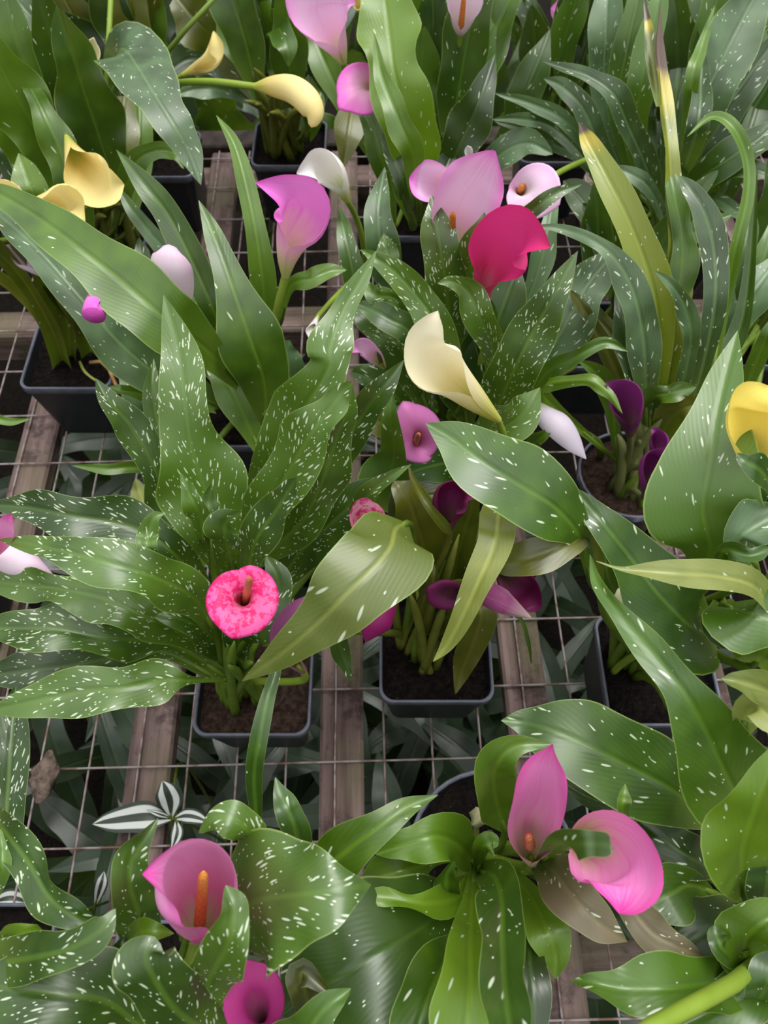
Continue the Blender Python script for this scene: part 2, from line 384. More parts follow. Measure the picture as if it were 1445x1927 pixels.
def potted(label, px, py, size=.108, height=11.0, rnd=False, ang=0, soil=None, group=None, name='potted_calla_lily', rootpx=None, spread=.022, soil_h=None, cat='potted plant', z0=.0025):
    """an Empty on the bench that parents pot, soil, leaves and flowers"""
    c = at(px, py, height); base = Vector((c.x, c.y, z0))
    P = empty(name, base); tag(P, label, cat, group or 'potted calla lilies on the bench')
    hh = height / 100 - z0; sh = (soil_h / 100 - z0) if soil_h else hh - .012
    R = size / 2; rd = 1.0 if rnd else .24
    ring = [(R * .76, .0), (R * .79, .004), (R * .955, hh - .012), (R * .958, hh - .011), (R, hh - .010), (R, hh - .0005), (R * .995, hh), (R * .955, hh), (R * .945, hh - .002), (R * .90, sh - .01)]
    V, Fc = [], []; n = 40
    for half, z in ring: V += [(x, y, z) for x, y in rsq(half, n, rd, ang)]
    for i in range(len(ring) - 1):
        for j in range(n): Fc.append((i * n + j, i * n + (j + 1) % n, (i + 1) * n + (j + 1) % n, (i + 1) * n + j))
    Fc.append(tuple(range(n))[::-1])
    me = mesh('pot', V, Fc); pot = link('pot', me, [POT, RIM], P)
    for i, p in enumerate(me.polygons):
        if 3 * n <= i < 8 * n: p.material_index = 1
    # soil: lumpy disc with the pot's outline
    V, Fc = [], []; K = 9
    sd = rng.uniform(0, 50)
    for k in range(1, K + 1):
        for x, y in rsq(R * .93 * k / K, n, rd, ang):
            d = noise.noise(Vector((x * 60 + sd, y * 60, 0))) * .004 + noise.noise(Vector((x * 190 + sd, y * 190, 3))) * .0022
            V.append((x, y, sh + d * min(1, (K - k) / 2 + .2)))
    V.append((0, 0, sh))
    for k in range(K - 1):
        for j in range(n): Fc.append((k * n + j, k * n + (j + 1) % n, (k + 1) * n + (j + 1) % n, (k + 1) * n + j))
    for j in range(n): Fc.append((K * n, (j + 1) % n, j))
    Fc = [f[::-1] for f in Fc]
    link('soil', mesh('soil', V, Fc), soil or SOIL, P)
    rt = at(*rootpx, height - 1.2) if rootpx else base + Vector((0, 0, sh))
    rt.z = base.z + sh
    ROOT[P.name] = (rt, spread)
    return P

def spathe(plant, mat, base, mouth, tip, rm, l0, l1, fl0=60, fl1=45, r0=4, pt=.22, sx=1.0, sy=1.0, p=1.0, spadix=None, splen=.8, stem='l', stempts=None, stemr=(.0036, .0030), over=.18, wave=.06, hooked=0, slit=.45, side=10, root=None, name='spathe'):
    """a calla flower: rolled tube from base to mouth, flaring lip whose point looks towards tip. Sizes in pixels at the mouth"""
    B, Mo, Tp = at(*base), at(*mouth), at(*tip); k = mpp(Mo); o = plant.location
    Z = (Mo - B); Lt = Z.length; Z.normalize(); X = Tp - Mo; X = X - Z * X.dot(Z)
    if X.length < 1e-4: X = Z.cross(Vector((1, 0, 0)))
    X.normalize(); Y = Z.cross(X)
    rm, l0, l1, r0 = rm * k, l0 * k, l1 * k, r0 * k
    NP, NT_, NL = 44, 8, 13
    V, UN = [], []
    ph = rng.uniform(0, 6.28)
    for i in range(NP + 1):
        q = -1 - over + (2 + 2 * over) * i / NP          # -1..1 plus the overlap
        phi = q * math.pi; c = (1 + math.cos(min(math.pi, abs(phi)))) / 2
        ln = l1 + (l0 - l1) * c ** p + pt * l0 * math.exp(-(phi / .22) ** 2)
        if abs(q) > 1: ln *= max(.55, 1 - (abs(q) - 1) * 1.6)
        fl = math.radians(fl1 + (fl0 - fl1) * c + side * math.sin(min(math.pi, abs(phi))) ** 2) + wave * math.sin(3 * phi + ph)
        spi = 1 + .09 * q
        te = 1 - slit * (1 - c) ** 1.3
        prof = [(r0 + (rm - r0) * (te * j / NT_) ** 1.7, Lt * te * j / NT_) for j in range(NT_ + 1)]
        a0 = math.atan2(1.7 * (rm - r0) * te ** .7, Lt); r, z = prof[-1]
        for j in range(1, NL):
            t = j / (NL - 1); a = a0 + (fl - a0) * min(1, t * 1.5) + math.radians(hooked) * max(0, t - .72) / .28
            r += math.sin(a) * ln / (NL - 1); z += math.cos(a) * ln / (NL - 1); prof.append((r, z))
        for j, (r, z) in enumerate(prof):
            V.append(B - o + X * (r * spi * math.cos(phi) * sx) + Y * (r * spi * math.sin(phi) * sy) + Z * z)
            UN.append((i / NP, j / (NT_ + NL - 1)))
    M = NT_ + NL
    Fc = [(i * M + j, (i + 1) * M + j, (i + 1) * M + j + 1, i * M + j + 1) for i in range(NP) for j in range(M - 1)]
    me = mesh(name, V, Fc, None, UN)
    ob = link(name, me, SM[mat][1:], plant)
    sol = ob.modifiers.new('thickness', 'SOLIDIFY'); sol.thickness = .0007; sol.offset = -1; sol.material_offset = 1; sol.material_offset_rim = 0
    if spadix:
        E = at(*spadix[:3]) if len(spadix) >= 3 else B + Z * Lt * splen
        sm = SPX[spadix[3] if len(spadix) > 3 else 'o']; rr = max(.0032, min(.0046, rm * .5))
        A = B + (Mo - B) * .35; ps, rs = [], []
        for i in range(15):
            t = i / 14; ps.append(A + (E - A) * t - o)
            rs.append(rr * (1 - .28 * t) * (math.sqrt(max(.02, 1 - ((t - .85) / .15) ** 2)) if t > .85 else 1))
        v, f, uv = tube(ps, rs, 10); link('spadix', mesh('spadix', v, f, uv), sm, ob)
    if stem: flower_stem(plant, B, Z, Lt * .12, stem, stempts, stemr, root)
    return ob

def petal(plant, mat, data, face=None, rec=.0, spadix=None, stem='l', stempts=None, stemr=(.0036, .0030), root=None, name='spathe', skew=0, wave=.05):
    """a calla spathe as the rolled sheet it is. data: 'x,y,h,w,a' from foot to point: pixel, height cm, width px, half angle of the roll in degrees"""
    st = [tuple(float(c) for c in s_.split(',')) for s_ in data.split()]; rows = []
    for x, y, h, w, a in st:
        P = at(x, y, h); rows.append((P.x, P.y, P.z, w * mpp(P), a))
    N, M = 30, 33; S = catmull(rows, N); pts = [Vector(s_[:3]) for s_ in S]; o = plant.location; V, UN = [], []; prev = None; ph = rng.uniform(0, 6.28)
    for i, P in enumerate(pts):
        T = (pts[min(i + 1, N - 1)] - pts[max(i - 1, 0)]).normalized()
        fc = Vector(face) if face is not None else (CAM - P).normalized()
        sd = T.cross(fc)
        if sd.length < .25 and prev is not None: sd = prev.copy()
        sd.normalize()
        if prev is not None:
            if sd.dot(prev) < 0: sd = -sd
            sd = sd + prev * .8; sd = (sd - T * sd.dot(T)).normalized()
        prev = sd.copy(); nn = sd.cross(T).normalized()
        if skew: nn = Matrix.Rotation(math.radians(skew), 3, T) @ nn; sd = Matrix.Rotation(math.radians(skew), 3, T) @ sd
        w = max(.0003, S[i][3]) if i < N - 1 else .0004; th = math.radians(max(25, min(200, S[i][4]))); t = i / (N - 1)
        R = w / 2 if th >= math.pi / 2 else w / 2 / math.sin(th)
        mid = (1 + math.cos(min(th, math.pi))) / 2 * R            # sheet centred on the station
        for j in range(M):
            u = -1 + 2 * j / (M - 1); a = u * th
            rr = R * (1 + .05 * u * min(1, th / 2.6))
            out = rec * R * max(0, abs(u) - .55) ** 2 / .2 * min(1, 3 * (1 - t)) * min(1, max(0, (t - .25) * 3))
            rip = wave * R * math.sin(9 * t + ph + (2 if u > 0 else 0)) * u * u * min(1, max(0, t - .3) * 3)
            V.append(P - o + sd * (math.sin(a) * (rr + out * .6)) + nn * (mid - math.cos(a) * rr * 1.0 - (out if th < 2.4 else 0) + rip))
            UN.append(((u + 1) / 2, t))
    Fc = [(i * M + j, i * M + j + 1, (i + 1) * M + j + 1, (i + 1) * M + j) for i in range(N - 1) for j in range(M - 1)]
    me = mesh(name, V, Fc, None, UN)
    ob = link(name, me, SM[mat][0], plant)
    B = pts[0]; Z = (pts[2] - pts[0]).normalized()
    if spadix:
        E = at(*spadix[:3]); A = pts[int(N * .18)]; ps, rs = [], []
        for i in range(15):
            t = i / 14; ps.append(A + (E - A) * t - o)
            rs.append(.0036 * (1 - .28 * t) * (math.sqrt(max(.02, 1 - ((t - .85) / .15) ** 2)) if t > .85 else 1))
        v, f, uv = tube(ps, rs, 10); link('spadix', mesh('spadix', v, f, uv), SPX[spadix[3]], ob)
    if stem: flower_stem(plant, B, Z, .01, stem, stempts, stemr, root)
    return ob

def flower_stem(plant, B, Z, tuck, stem, stempts, stemr, root):
    o = plant.location
    if stempts: ps = [at(*q) for q in stempts] + [B]
    else:
        A = Vector(root) if root else plant_root(plant); d = (B - A).length
        ps = [A, A + Vector((0, 0, d * .35)) + (B - A) * .12, B - Z * d * .3, B]
        ps = [ps[0] * (1 - t) ** 3 + ps[1] * 3 * t * (1 - t) ** 2 + ps[2] * 3 * t * t * (1 - t) + ps[3] * t ** 3 for t in [i / 6 for i in range(7)]]
    ps = [Vector(q) - o for q in catmull([tuple(q) for q in ps], 18)] + [B + Z * tuck - o]
    rs = [stemr[0] + (stemr[1] - stemr[0]) * i / 18 for i in range(18)] + [stemr[1] * .8]
    v, f, uv = tube(ps, rs, 8); link('flower_stem', mesh('flower_stem', v, f, uv), PET[stem], plant)

def stalks(plant, n, mat, top, spread=.05, r=.0045, hgt=(6, 14)):
    """bare leaf stalks that rise from the soil towards point top (px, py, h)"""
    T = at(*top)
    for i in range(n):
        A = plant_root(plant); E = A + (T - A) * rng.uniform(.75, 1.1) + Vector((rng.uniform(-1, 1) * spread, rng.uniform(-1, 1) * spread, rng.uniform(-.01, .02)))
        ps, rs = [], []
        for k in range(9):
            t = k / 8; q = A + (E - A) * t + Vector((0, 0, .02 * math.sin(t * 3.14))); ps.append(q - plant.location); rs.append(r * (1.1 - .3 * t) * (1 if t < .8 else 1 - .8 * (t - .8) / .2))
        v, f, uv = tube(ps, rs, 8); link('stalk', mesh('stalk', v, f, uv), PET[mat], plant)

def fan(plant, n, mats, az=(0, 360), lean=(.15, .6), length=(.2, .34), width=(.025, .05), droop=(.0, .5), pet='d', stalk=.35):
    """leaves of a plant seen only as a crowd: foot at the soil, arching outwards"""
    for i in range(n):
        a = math.radians(rng.uniform(*az)); ln = rng.uniform(*lean); L = rng.uniform(*length); w = rng.uniform(*width); dr = rng.uniform(*droop)
        A = plant_root(plant); out = Vector((math.sin(a), math.cos(a), 0)); rows = []; K = 7
        for k in range(K):
            t = k / (K - 1); s = stalk + (1 - stalk) * t
            ang = ln + dr * t * t
            P = A + (out * math.sin(ln * .8 + dr * s * s * .6) + Vector((0, 0, 1)) * math.cos(ln * .8 + dr * s * s)) * (L * s)
            wd = w * (math.sin(math.pi * min(1, (t * .86 + .12))) ** .8) if t < 1 else .0003
            rows.append((P.x, P.y, P.z, max(.004, wd)))
        blade(plant, LM[rng.choice(mats)], rows, pet=pet, root=A, petr=(.005, .0032))

# ------------------------------------------------------------------ the setting
def ground():
    V, Fc = [], []; nx, ny = 60, 60
    for j in range(ny + 1):
        for i in range(nx + 1):
            x, y = -3 + 6 * i / nx, -1.6 + 6 * j / ny
            V.append((x, y, -.52 + .025 * noise.noise(Vector((x * 5, y * 5, 0)))))
    for j in range(ny):
        for i in range(nx): a = j * (nx + 1) + i; Fc.append((a, a + 1, a + nx + 2, a + nx + 1))
    g = link('floor', mesh('floor', V, Fc), GROUND); g['kind'] = 'structure'
ground()

def box(name, cx, cy, cz, sx, sy, sz, mat, parent, bev=.003, jig=.0):
    V, Fc = [], []; prof = [(-sx / 2, -sz / 2 + bev), (-sx / 2 + bev, -sz / 2), (sx / 2 - bev, -sz / 2), (sx / 2, -sz / 2 + bev), (sx / 2, sz / 2 - bev), (sx / 2 - bev, sz / 2), (-sx / 2 + bev, sz / 2), (-sx / 2, sz / 2 - bev)]
    n = 14
    for i in range(n + 1):
        y = -sy / 2 + sy * i / n; dx = rng.uniform(-jig, jig)
        for x, z in prof: V.append((x + dx * (1 if x > 0 else .6), y, z))
    for i in range(n):
        for j in range(8): Fc.append((i * 8 + j, (i + 1) * 8 + j, (i + 1) * 8 + (j + 1) % 8, i * 8 + (j + 1) % 8))
    Fc.append(tuple(range(8))); Fc.append(tuple(n * 8 + j for j in range(8))[::-1])
    o = link(name, mesh(name, V, Fc), mat, parent, smooth=False); o.location = (cx, cy, cz); return o

bench = empty('staging_bench', (0, 0, 0)); bench.rotation_euler.z = math.radians(1.45)
tag(bench, 'weathered wooden slat bench topped with rusty wire mesh under the pots', 'bench')
BACK = 1.16
for k in range(-6, 7):
    box('slat', -.040 + .2 * k, (BACK - .45) / 2, -.0135, .046, BACK + .45, .022, WOOD, bench, jig=.0012)
for y in (-.30, -.03, .80, 1.13):
    b = box('bearer', 0, y, -.052, .05, 2.7, .055, WOOD, bench); b.rotation_euler.z = math.pi / 2
b = box('edge_board', 0, BACK + .03, -.045, .045, 2.7, .10, DARKWOOD, bench); b.rotation_euler.z = math.pi / 2
for x in (-1.2, -.45, .62, 1.2):
    for y in (-.3, 1.13): 
        b = box('bench_leg', x, y, -.30, .06, .06, .44, WOOD, bench)
def wire(a, b, r=.0012):
    n = 24; d = (b - a); side = Vector((-d.y, d.x, 0)).normalized(); ph = rng.uniform(0, 9)
    ps = [a + d * (i / n) + side * .0014 * noise.noise(Vector((i * .5 + ph, ph, 0))) + Vector((0, 0, .0009 * noise.noise(Vector((i * .6, ph, 5))))) for i in range(n + 1)]
    v, f, uv = tube(ps, [r] * (n + 1), 6); link('wire', mesh('wire', v, f, uv), WIRE, bench)
for k in range(-22, 23): wire(Vector((.004 + .0508 * k, -.45, 0)), Vector((.004 + .0508 * k, BACK, 0)))
y = .154 - 8 * .0757
while y < BACK:
    wire(Vector((-1.2, y, .0018)), Vector((1.2, y, .0018))); y += .0757
# plants growing on the ground beneath the bench
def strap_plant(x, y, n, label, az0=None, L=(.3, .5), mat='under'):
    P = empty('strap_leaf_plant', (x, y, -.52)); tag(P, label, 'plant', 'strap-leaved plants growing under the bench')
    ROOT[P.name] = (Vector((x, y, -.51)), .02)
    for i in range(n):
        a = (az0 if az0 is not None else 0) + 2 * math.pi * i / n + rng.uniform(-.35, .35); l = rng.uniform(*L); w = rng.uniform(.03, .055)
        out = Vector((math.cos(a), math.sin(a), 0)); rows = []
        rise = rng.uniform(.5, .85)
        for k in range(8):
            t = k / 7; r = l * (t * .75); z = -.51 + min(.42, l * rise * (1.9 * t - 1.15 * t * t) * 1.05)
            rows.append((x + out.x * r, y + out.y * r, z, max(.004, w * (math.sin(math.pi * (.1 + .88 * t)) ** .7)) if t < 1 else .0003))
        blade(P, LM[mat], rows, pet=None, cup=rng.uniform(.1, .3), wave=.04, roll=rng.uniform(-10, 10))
under_spots = [(-.44, .10), (-.30, .03), (-.16, .14), (-.36, .28), (-.20, .31), (-.02, .10), (.10, .15), (.03, .30), (.22, .18), (.16, .36), (.30, .06), (-.50, .42), (-.30, .50), (-.06, .52), (.22, .55), (-.46, .62), (-.12, .75), (.10, .85), (-.30, .85), (.40, .35), (.05, -.05), (-.25, -.1), (.25, -.08), (-.55, .8)]
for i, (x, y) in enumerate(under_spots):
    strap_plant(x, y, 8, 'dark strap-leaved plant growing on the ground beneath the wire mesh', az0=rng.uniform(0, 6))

# leafy ground cover beyond the bench
for i, (x, y) in enumerate([(-.95, 1.45), (-.6, 1.55), (-.3, 1.5), (0, 1.6), (.3, 1.5), (.62, 1.55), (.95, 1.45), (-.75, 1.9), (-.1, 2.0), (.5, 1.95), (1.2, 1.8), (-1.3, 1.8)]):
    P = empty('shade_plant', (x, y, -.52)); tag(P, 'dark leafy plant on the ground behind the bench end', 'plant', 'leafy plants behind the bench')
    ROOT[P.name] = (Vector((x, y, -.51)), .03)
    fan(P, 12, ['under', 'dark'], (0, 360), (.1, .7), (.4, .75), (.06, .1), pet='d')
# ------------------------------------------------------------------ pots and plants, front to back
A = potted('calla lily with densely white-flecked leaves and a spotted hot-pink open flower', 480, 1275, soil=SOILB, rootpx=(455, 1300))
B = potted('calla lily with plum flowers and folded pale leaf in square pot of black soil', 819, 1217, rootpx=(795, 1225))
C = potted('calla with one cream petal and huge glossy leaf in grey-rimmed pot', 1238, 1258, rootpx=(1180, 1240), ang=.0)
D = potted('nearly bare-stalked calla in black pot beside dirty wood slat, soil exposed', 137, 665, rootpx=(110, 650))
E = potted('blue-green strap-leaved calla with purple flowers low among its stalks', 1185, 890, rootpx=(1185, 925), rnd=True, size=.112, soil=SOILB)
Fp = potted('calla lily in round pot with two large rose-pink flowers and one withered bud', 926, 1612, size=.142, rnd=True, rootpx=(900, 1630), spread=.03)
Gp = potted('broad-leaved calla with glossy leaves and a thick yellow-green stem near the frame corner', 1360, 1655, rootpx=(1370, 1670))
Lp = potted('tall calla with long unflecked leaves and a bright pink funnel flower', 445, 768, rootpx=(470, 770))
Mp = potted('flecked calla carrying a cream flower below a cluster of pink and hot-pink ones', 862, 832, rootpx=(870, 820), spread=.03)
Np = potted('slender flecked calla in shadowed black pot between the cream flower and strap leaves', 1118, 628, rootpx=(1130, 630))
Kp = potted('calla in black pot behind the tall flecked leaf beside the bright yellow flower', 1440, 625)
Up = potted('calla with drooping blue-green leaf and butter-yellow flowers over bare stalks', 195, 462, rootpx=(215, 470), spread=.035)
Hp = potted('calla in plain black pot behind the yellow-flowered plant', 302, 288, rootpx=(290, 285))
Vp = potted('calla with dense stalk bundle and nodding straw-yellow flower, pot at bench edge', 545, 268, rootpx=(540, 280), spread=.03)
Tp = potted('calla with wide upright wavy leaves and pale pink flowers above white one', 808, 395, rootpx=(800, 395), spread=.03)
Rp = potted('crowded calla with wide flecked upright leaves and one scorched brown twisted leaf', 1275, 430, rootpx=(1270, 425), spread=.03)
Jp = potted('small calla in black pot half hidden by arching grey-green leaves', 1040, 262)
Xp = potted('flecked calla with wide pink funnel flower showing an orange spadix', 330, 1880, rootpx=(350, 1870))
Zp = potted('flecked calla with twisting ribbon leaf beside striped wandering plant', -45, 1845)
Op = potted('calla with rose flower peeking in from beyond the flecked horizontal leaves', -150, 1090)
Yp = potted('calla with clear yellow flower at the frame edge by the tall flecked leaf', 1560, 900)

# --- A: densely flecked plant
for d, kw in (
 ('430,1080,22,30 405,1000,27,120 385,920,30,165 360,840,33,125 348,750,36,86 335,650,38,66 308,555,40,2', dict(roll=-8, cup=.15)),
 ('400,1060,20,30 320,950,24,90 290,880,27,60 245,800,30,62 205,755,32,42 180,712,33,2', dict(roll=10)),
 ('330,900,22,40 298,800,25,52 287,735,27,32 289,675,28,2', {}),
 ('470,1080,20,30 500,930,26,70 530,830,32,100 575,765,36,108 618,692,39,84 622,650,40,78 645,585,41,52 680,525,42,30 708,472,43,2', dict(roll=6, cup=.1)),
 ('455,1060,22,30 490,985,30,80 535,900,35,105 580,825,39,95 620,770,41,65 645,738,42,35 664,716,43,2', dict(roll=-10)),
 ('470,1060,20,30 560,990,27,72 600,920,31,88 625,850,34,72 650,780,37,45 663,722,39,2', dict(roll=12)),
 ('560,1000,22,40 625,895,28,40 650,835,31,58 690,770,34,62 725,725,36,40 760,677,37,2', dict(roll=8)),
 ('520,1110,18,30 560,1045,22,80 605,1000,25,125 655,955,28,85 700,915,30,35 720,900,31,2', dict(cup=.1)),
 ('620,1030,20,15 660,975,27,30 690,935,31,38 730,900,33,25 774,874,34,2', {}),
 ('465,1090,24,30 480,1020,34,75 520,960,38,66 545,920,40,36 558,898,41,2', dict(roll=-14)),
 ('385,1020,26,20 375,970,32,44 355,925,34,30 340,890,35,2', {}),
 ('400,1030,26,20 398,975,30,40 393,940,31,28 398,910,32,2', {}),
 ('440,1070,24,30 425,1020,31,70 425,985,33,55 455,962,35,3', dict(wave=.4)),
 ('390,1120,20,30 330,1045,27,66 270,1000,29,92 200,980,30,90 120,968,31,80 50,955,30,52 -30,948,29,2', dict(roll=-10, wave=.22)),
 ('400,1180,22,30 365,1125,29,70 300,1090,33,98 220,1065,35,92 130,1040,35,66 60,1025,34,36 -4,1015,33,2', dict(roll=6, cup=.12)),
 ('400,1230,18,25 330,1185,24,55 260,1155,28,88 190,1125,29,85 110,1108,29,62 40,1100,28,55 -80,1085,26,5', dict(roll=-6, wave=.3)),
 ('420,1270,16,20 330,1215,21,30 260,1205,24,64 190,1200,26,86 110,1185,27,82 40,1182,27,74 -60,1185,26,5', dict(roll=8, wave=.35)),
 ('400,1270,14,20 300,1225,18,30 200,1240,21,62 110,1255,22,72 30,1265,22,65 -60,1275,21,5', dict(wave=.2)),
 ('430,1240,15,30 390,1190,22,72 340,1165,26,50 272,1150,27,2', {}),
 ('330,1120,24,10 282,1045,34,33 280,1005,35,40 290,975,36,25 309,966,36,2', dict(wave=.02)),
 ('455,1260,16,20 450,1200,22,60 490,1160,26,95 522,1095,28,60 500,1045,29,5', dict(cup=.1)),
): leaf(A, 'spk', d, **kw)
leaf(A, 'lime', '300,1000,12,10 275,960,16,44 262,925,16,30 255,900,16,3')
leaf(A, 'spk', '450,1278,15,12 365,1280,24,14 310,1280,26,68 240,1293,27,88 150,1302,27,84 60,1320,27,66 -20,1338,26,8', roll=-8, cup=.1, wave=.2)
stalks(A, 9, 'g', (470, 1200, 24), .025)
spathe(A, 'spot', (463, 1142, 27.5), (456, 1126, 33), (440, 1195, 32), 18, 66, 56, 80, 70, spadix=(470, 1086, 37, 'b'), pt=.12, over=.1, wave=.14, hooked=30, slit=.1)
petal(A, 'spot', '705,1020,28,20,190 697,995,30,50,150 690,970,32.5,68,110 688,950,33.5,56,80 690,937,34,14,50')
petal(A, 'mauve', '570,1262,22,16,180 538,1228,25,36,120 530,1190,28,44,100 555,1150,30,38,80 590,1117,31,3,40')

# --- B: plum-flowered plant
leaf(B, 'pale', '765,985,34,20 745,995,38,120 728,1040,40,178 655,1115,40,146 600,1170,38,105 530,1230,35,60 455,1282,31,2', roll=-6, cup=-.12, wave=.04)
leaf(B, 'lime', '925,900,30,20 938,940,34,50 936,985,36,70 928,1030,36,64 900,1095,35,54 870,1160,33,44 840,1215,31,24 815,1245,30,2', roll=8, cup=.15, wave=.05)
for d, m in (
 ('800,1120,15,20 800,1050,22,60 785,990,27,100 770,945,30,86 752,918,31,40 742,905,31,4', 'olive'),
 ('830,1180,13,15 850,1100,18,50 862,1040,22,58 880,980,26,45 895,930,29,22 898,918,29,2', 'olive'),
 ('870,1130,20,20 905,1150,21,52 886,1220,17,50 868,1265,14,32 857,1306,12,2', 'olive'),
 ('880,1120,16,20 905,1050,22,50 912,1000,24,40 905,960,25,5', 'olive'),
 ('795,1205,14,12 815,1175,17,30 850,1158,19,38 885,1150,20,5', 'olive'),
 ('745,1000,24,20 760,950,27,60 800,935,28,55 860,932,28,30', 'olive'),
 ('690,1190,18,12 640,1188,22,25 645,1235,20,36 660,1281,18,2', 'dark'),
 ('760,960,18,30 735,905,22,100 742,850,25,60 735,790,29,32 740,735,31,2', 'mid'),
): leaf(B, m, d, pet='o')
leaf(B, 'olive', '770,880,26,4 778,905,34,12 800,945,36,16 835,990,34,18 850,1005,33,3', pet=None, cup=.5)
stalks(B, 8, 'o', (815, 1100, 23), .035, .0042)
leaf(B, 'olive', '790,1215,13,14 800,1160,18,26 815,1100,21,20 820,1060,22,6', pet='o')
petal(B, 'plum', '846,995,27,14,190 845,970,29.5,38,190 845,948,32,66,165 856,932,33,66,115 875,930,33.5,36,80 895,938,33.5,3,50', stem='o')
petal(B, 'magenta', '742,1108,26,14,190 727,1133,27,42,150 708,1163,27.5,66,110 695,1190,27,42,80 688,1209,26,2,40', stem='o', face=(0, .49, -.87))
spathe(B, 'plum', (895, 1085, 20), (845, 1125, 24), (810, 1120, 25), 22, 26, 20, 50, 40, stem='o', hooked=60)
petal(B, 'faded', '880,1098,24,14,180 905,1112,26,42,150 935,1128,28,48,110 965,1145,28,34,80 1000,1163,27,3,50', stem='o', face=(0, .49, -.87))
petal(B, 'plum', '940,1068,18,20,180 962,1088,20,54,150 984,1112,21,66,110 1000,1138,21,44,80 1004,1153,20.5,6,50', stem='o')
leaf(B, 'mid', '962,1150,27,8 985,1175,26,8 995,1215,23,7 1000,1250,20,2', pet=None)

# --- C: broad glossy plant
for d, m, kw in (
 ('1110,1090,25,14 1095,1020,33,40 1050,960,37,118 980,915,39,152 910,870,40,130 850,825,40,72 801,796,40,2', 'mid', dict(roll=6, cup=.18, wave=.05)),
 ('1130,1130,24,12 1118,1010,32,30 1070,1022,34,58 1010,1045,34,70 955,1062,33,50 930,1068,32,5', 'olive', dict(wave=.1)),
 ('1300,1130,24,20 1335,1040,32,90 1322,960,35,215 1335,880,37,172 1348,790,38,106 1368,700,39,56 1388,622,40,2', 'mid', dict(roll=-10, cup=.16, wave=.03)),
 ('1340,1200,24,60 1300,1180,28,185 1240,1120,31,165 1190,1055,33,105 1135,985,35,62 1100,945,35,34 1074,914,35,2', 'mid', dict(roll=10, cup=.2, wave=.04)),
 ('1450,1150,30,40 1420,1105,36,56 1350,1085,38,66 1280,1080,39,50 1215,1075,39,30 1165,1070,39,8 1122,1056,39,2', 'pale', dict(roll=12, cup=.3)),
 ('1365,1140,26,40 1400,1150,32,135 1440,1160,33,145 1500,1170,33,60 1540,1170,32,5', 'mid', dict(cup=.1)),
 ('1360,1130,24,30 1370,1180,29,85 1395,1205,30,50 1410,1215,30,5', 'mid', {}),
 ('1320,1060,30,20 1350,1070,34,25 1300,1070,33,4', 'bright', {}),
 ('1420,1060,32,30 1390,1020,36,70 1430,985,37,85 1500,950,37,20', 'strap', dict(wave=.3)),
 ('1390,960,32,30 1410,930,35,60 1450,900,36,50 1500,870,36,5', 'mid', {}),
 ('1350,1060,33,30 1365,1035,36,24 1410,1045,37,35 1450,1030,37,10', 'mid', dict(wave=.4)),
 ('1420,1560,26,60 1372,1470,34,192 1325,1370,38,118 1285,1300,40,78 1230,1230,40,60 1170,1160,40,38 1125,1100,39,22 1110,1043,38,2', 'mid', dict(roll=-10, cup=.2, wave=.1)),
 ('1500,1330,38,60 1440,1300,41,62 1390,1283,42,45 1357,1277,42,2', 'pale', {}),
 ('1420,1250,26,50 1440,1230,30,130 1480,1210,31,60', 'bright', {}),
 ('1395,1370,38,30 1420,1330,41,60 1450,1350,42,60 1500,1380,42,10', 'pale', {}),
 ('1200,1180,18,16 1150,1100,24,24 1140,1040,26,26 1150,990,27,5', 'mid', {}),
): leaf(C, m, d, **kw)
stalks(C, 7, 'g', (1170, 1120, 22), .02, .005)
petal(C, 'cream', '1212,1192,22,14,180 1202,1168,24,46,120 1186,1140,26,52,90 1170,1116,27,34,70 1163,1107,27,6,60', face=(0, .49, -.87))
leaf(C, 'mid', '1330,1540,22,40 1270,1490,28,130 1190,1445,30,165 1110,1405,31,165 1040,1375,31,112 985,1360,30,55 943,1356,30,2', roll=6, cup=.14, wave=.05)

# --- D
for d in ('118,678,10,34 100,625,16,30 62,555,22,26 22,500,26,30 -30,450,30,40 -80,400,33,3', '112,672,10,26 80,600,16,22 30,545,20,20 -20,510,23,22 -80,480,25,3',
          '172,662,10,30 158,610,15,36 130,550,21,46 95,495,26,50 50,450,30,40 0,410,33,3', '135,668,10,24 125,600,16,34 100,540,21,48 70,490,25,44 30,455,28,30 10,440,29,3',
          '150,655,10,20 148,600,15,30 120,560,19,40 90,520,22,40 60,500,23,3'): leaf(D, 'olive', d, pet=None, cup=.75, wave=.03)
leaf(D, 'lime', '150,680,10.5,4 160,700,11.5,5 180,715,11.5,4 190,722,11.3,2', pet=None)
petal(D, 'blush', '92,520,24,14,190 65,498,26,36,160 40,480,27,42,110 8,462,28,4,60', stem='d')
v, f, uv = tube([at(x, y, h) - D.location for x, y, h in ((170, 682, 10.6), (190, 680, 11.4), (205, 695, 11.6), (217, 722, 11.3), (235, 748, 10.2))], [.0022, .0024, .0022, .002, .0014], 7)
link('dead_stalk', mesh('dead_stalk', v, f, uv), TAN, D)

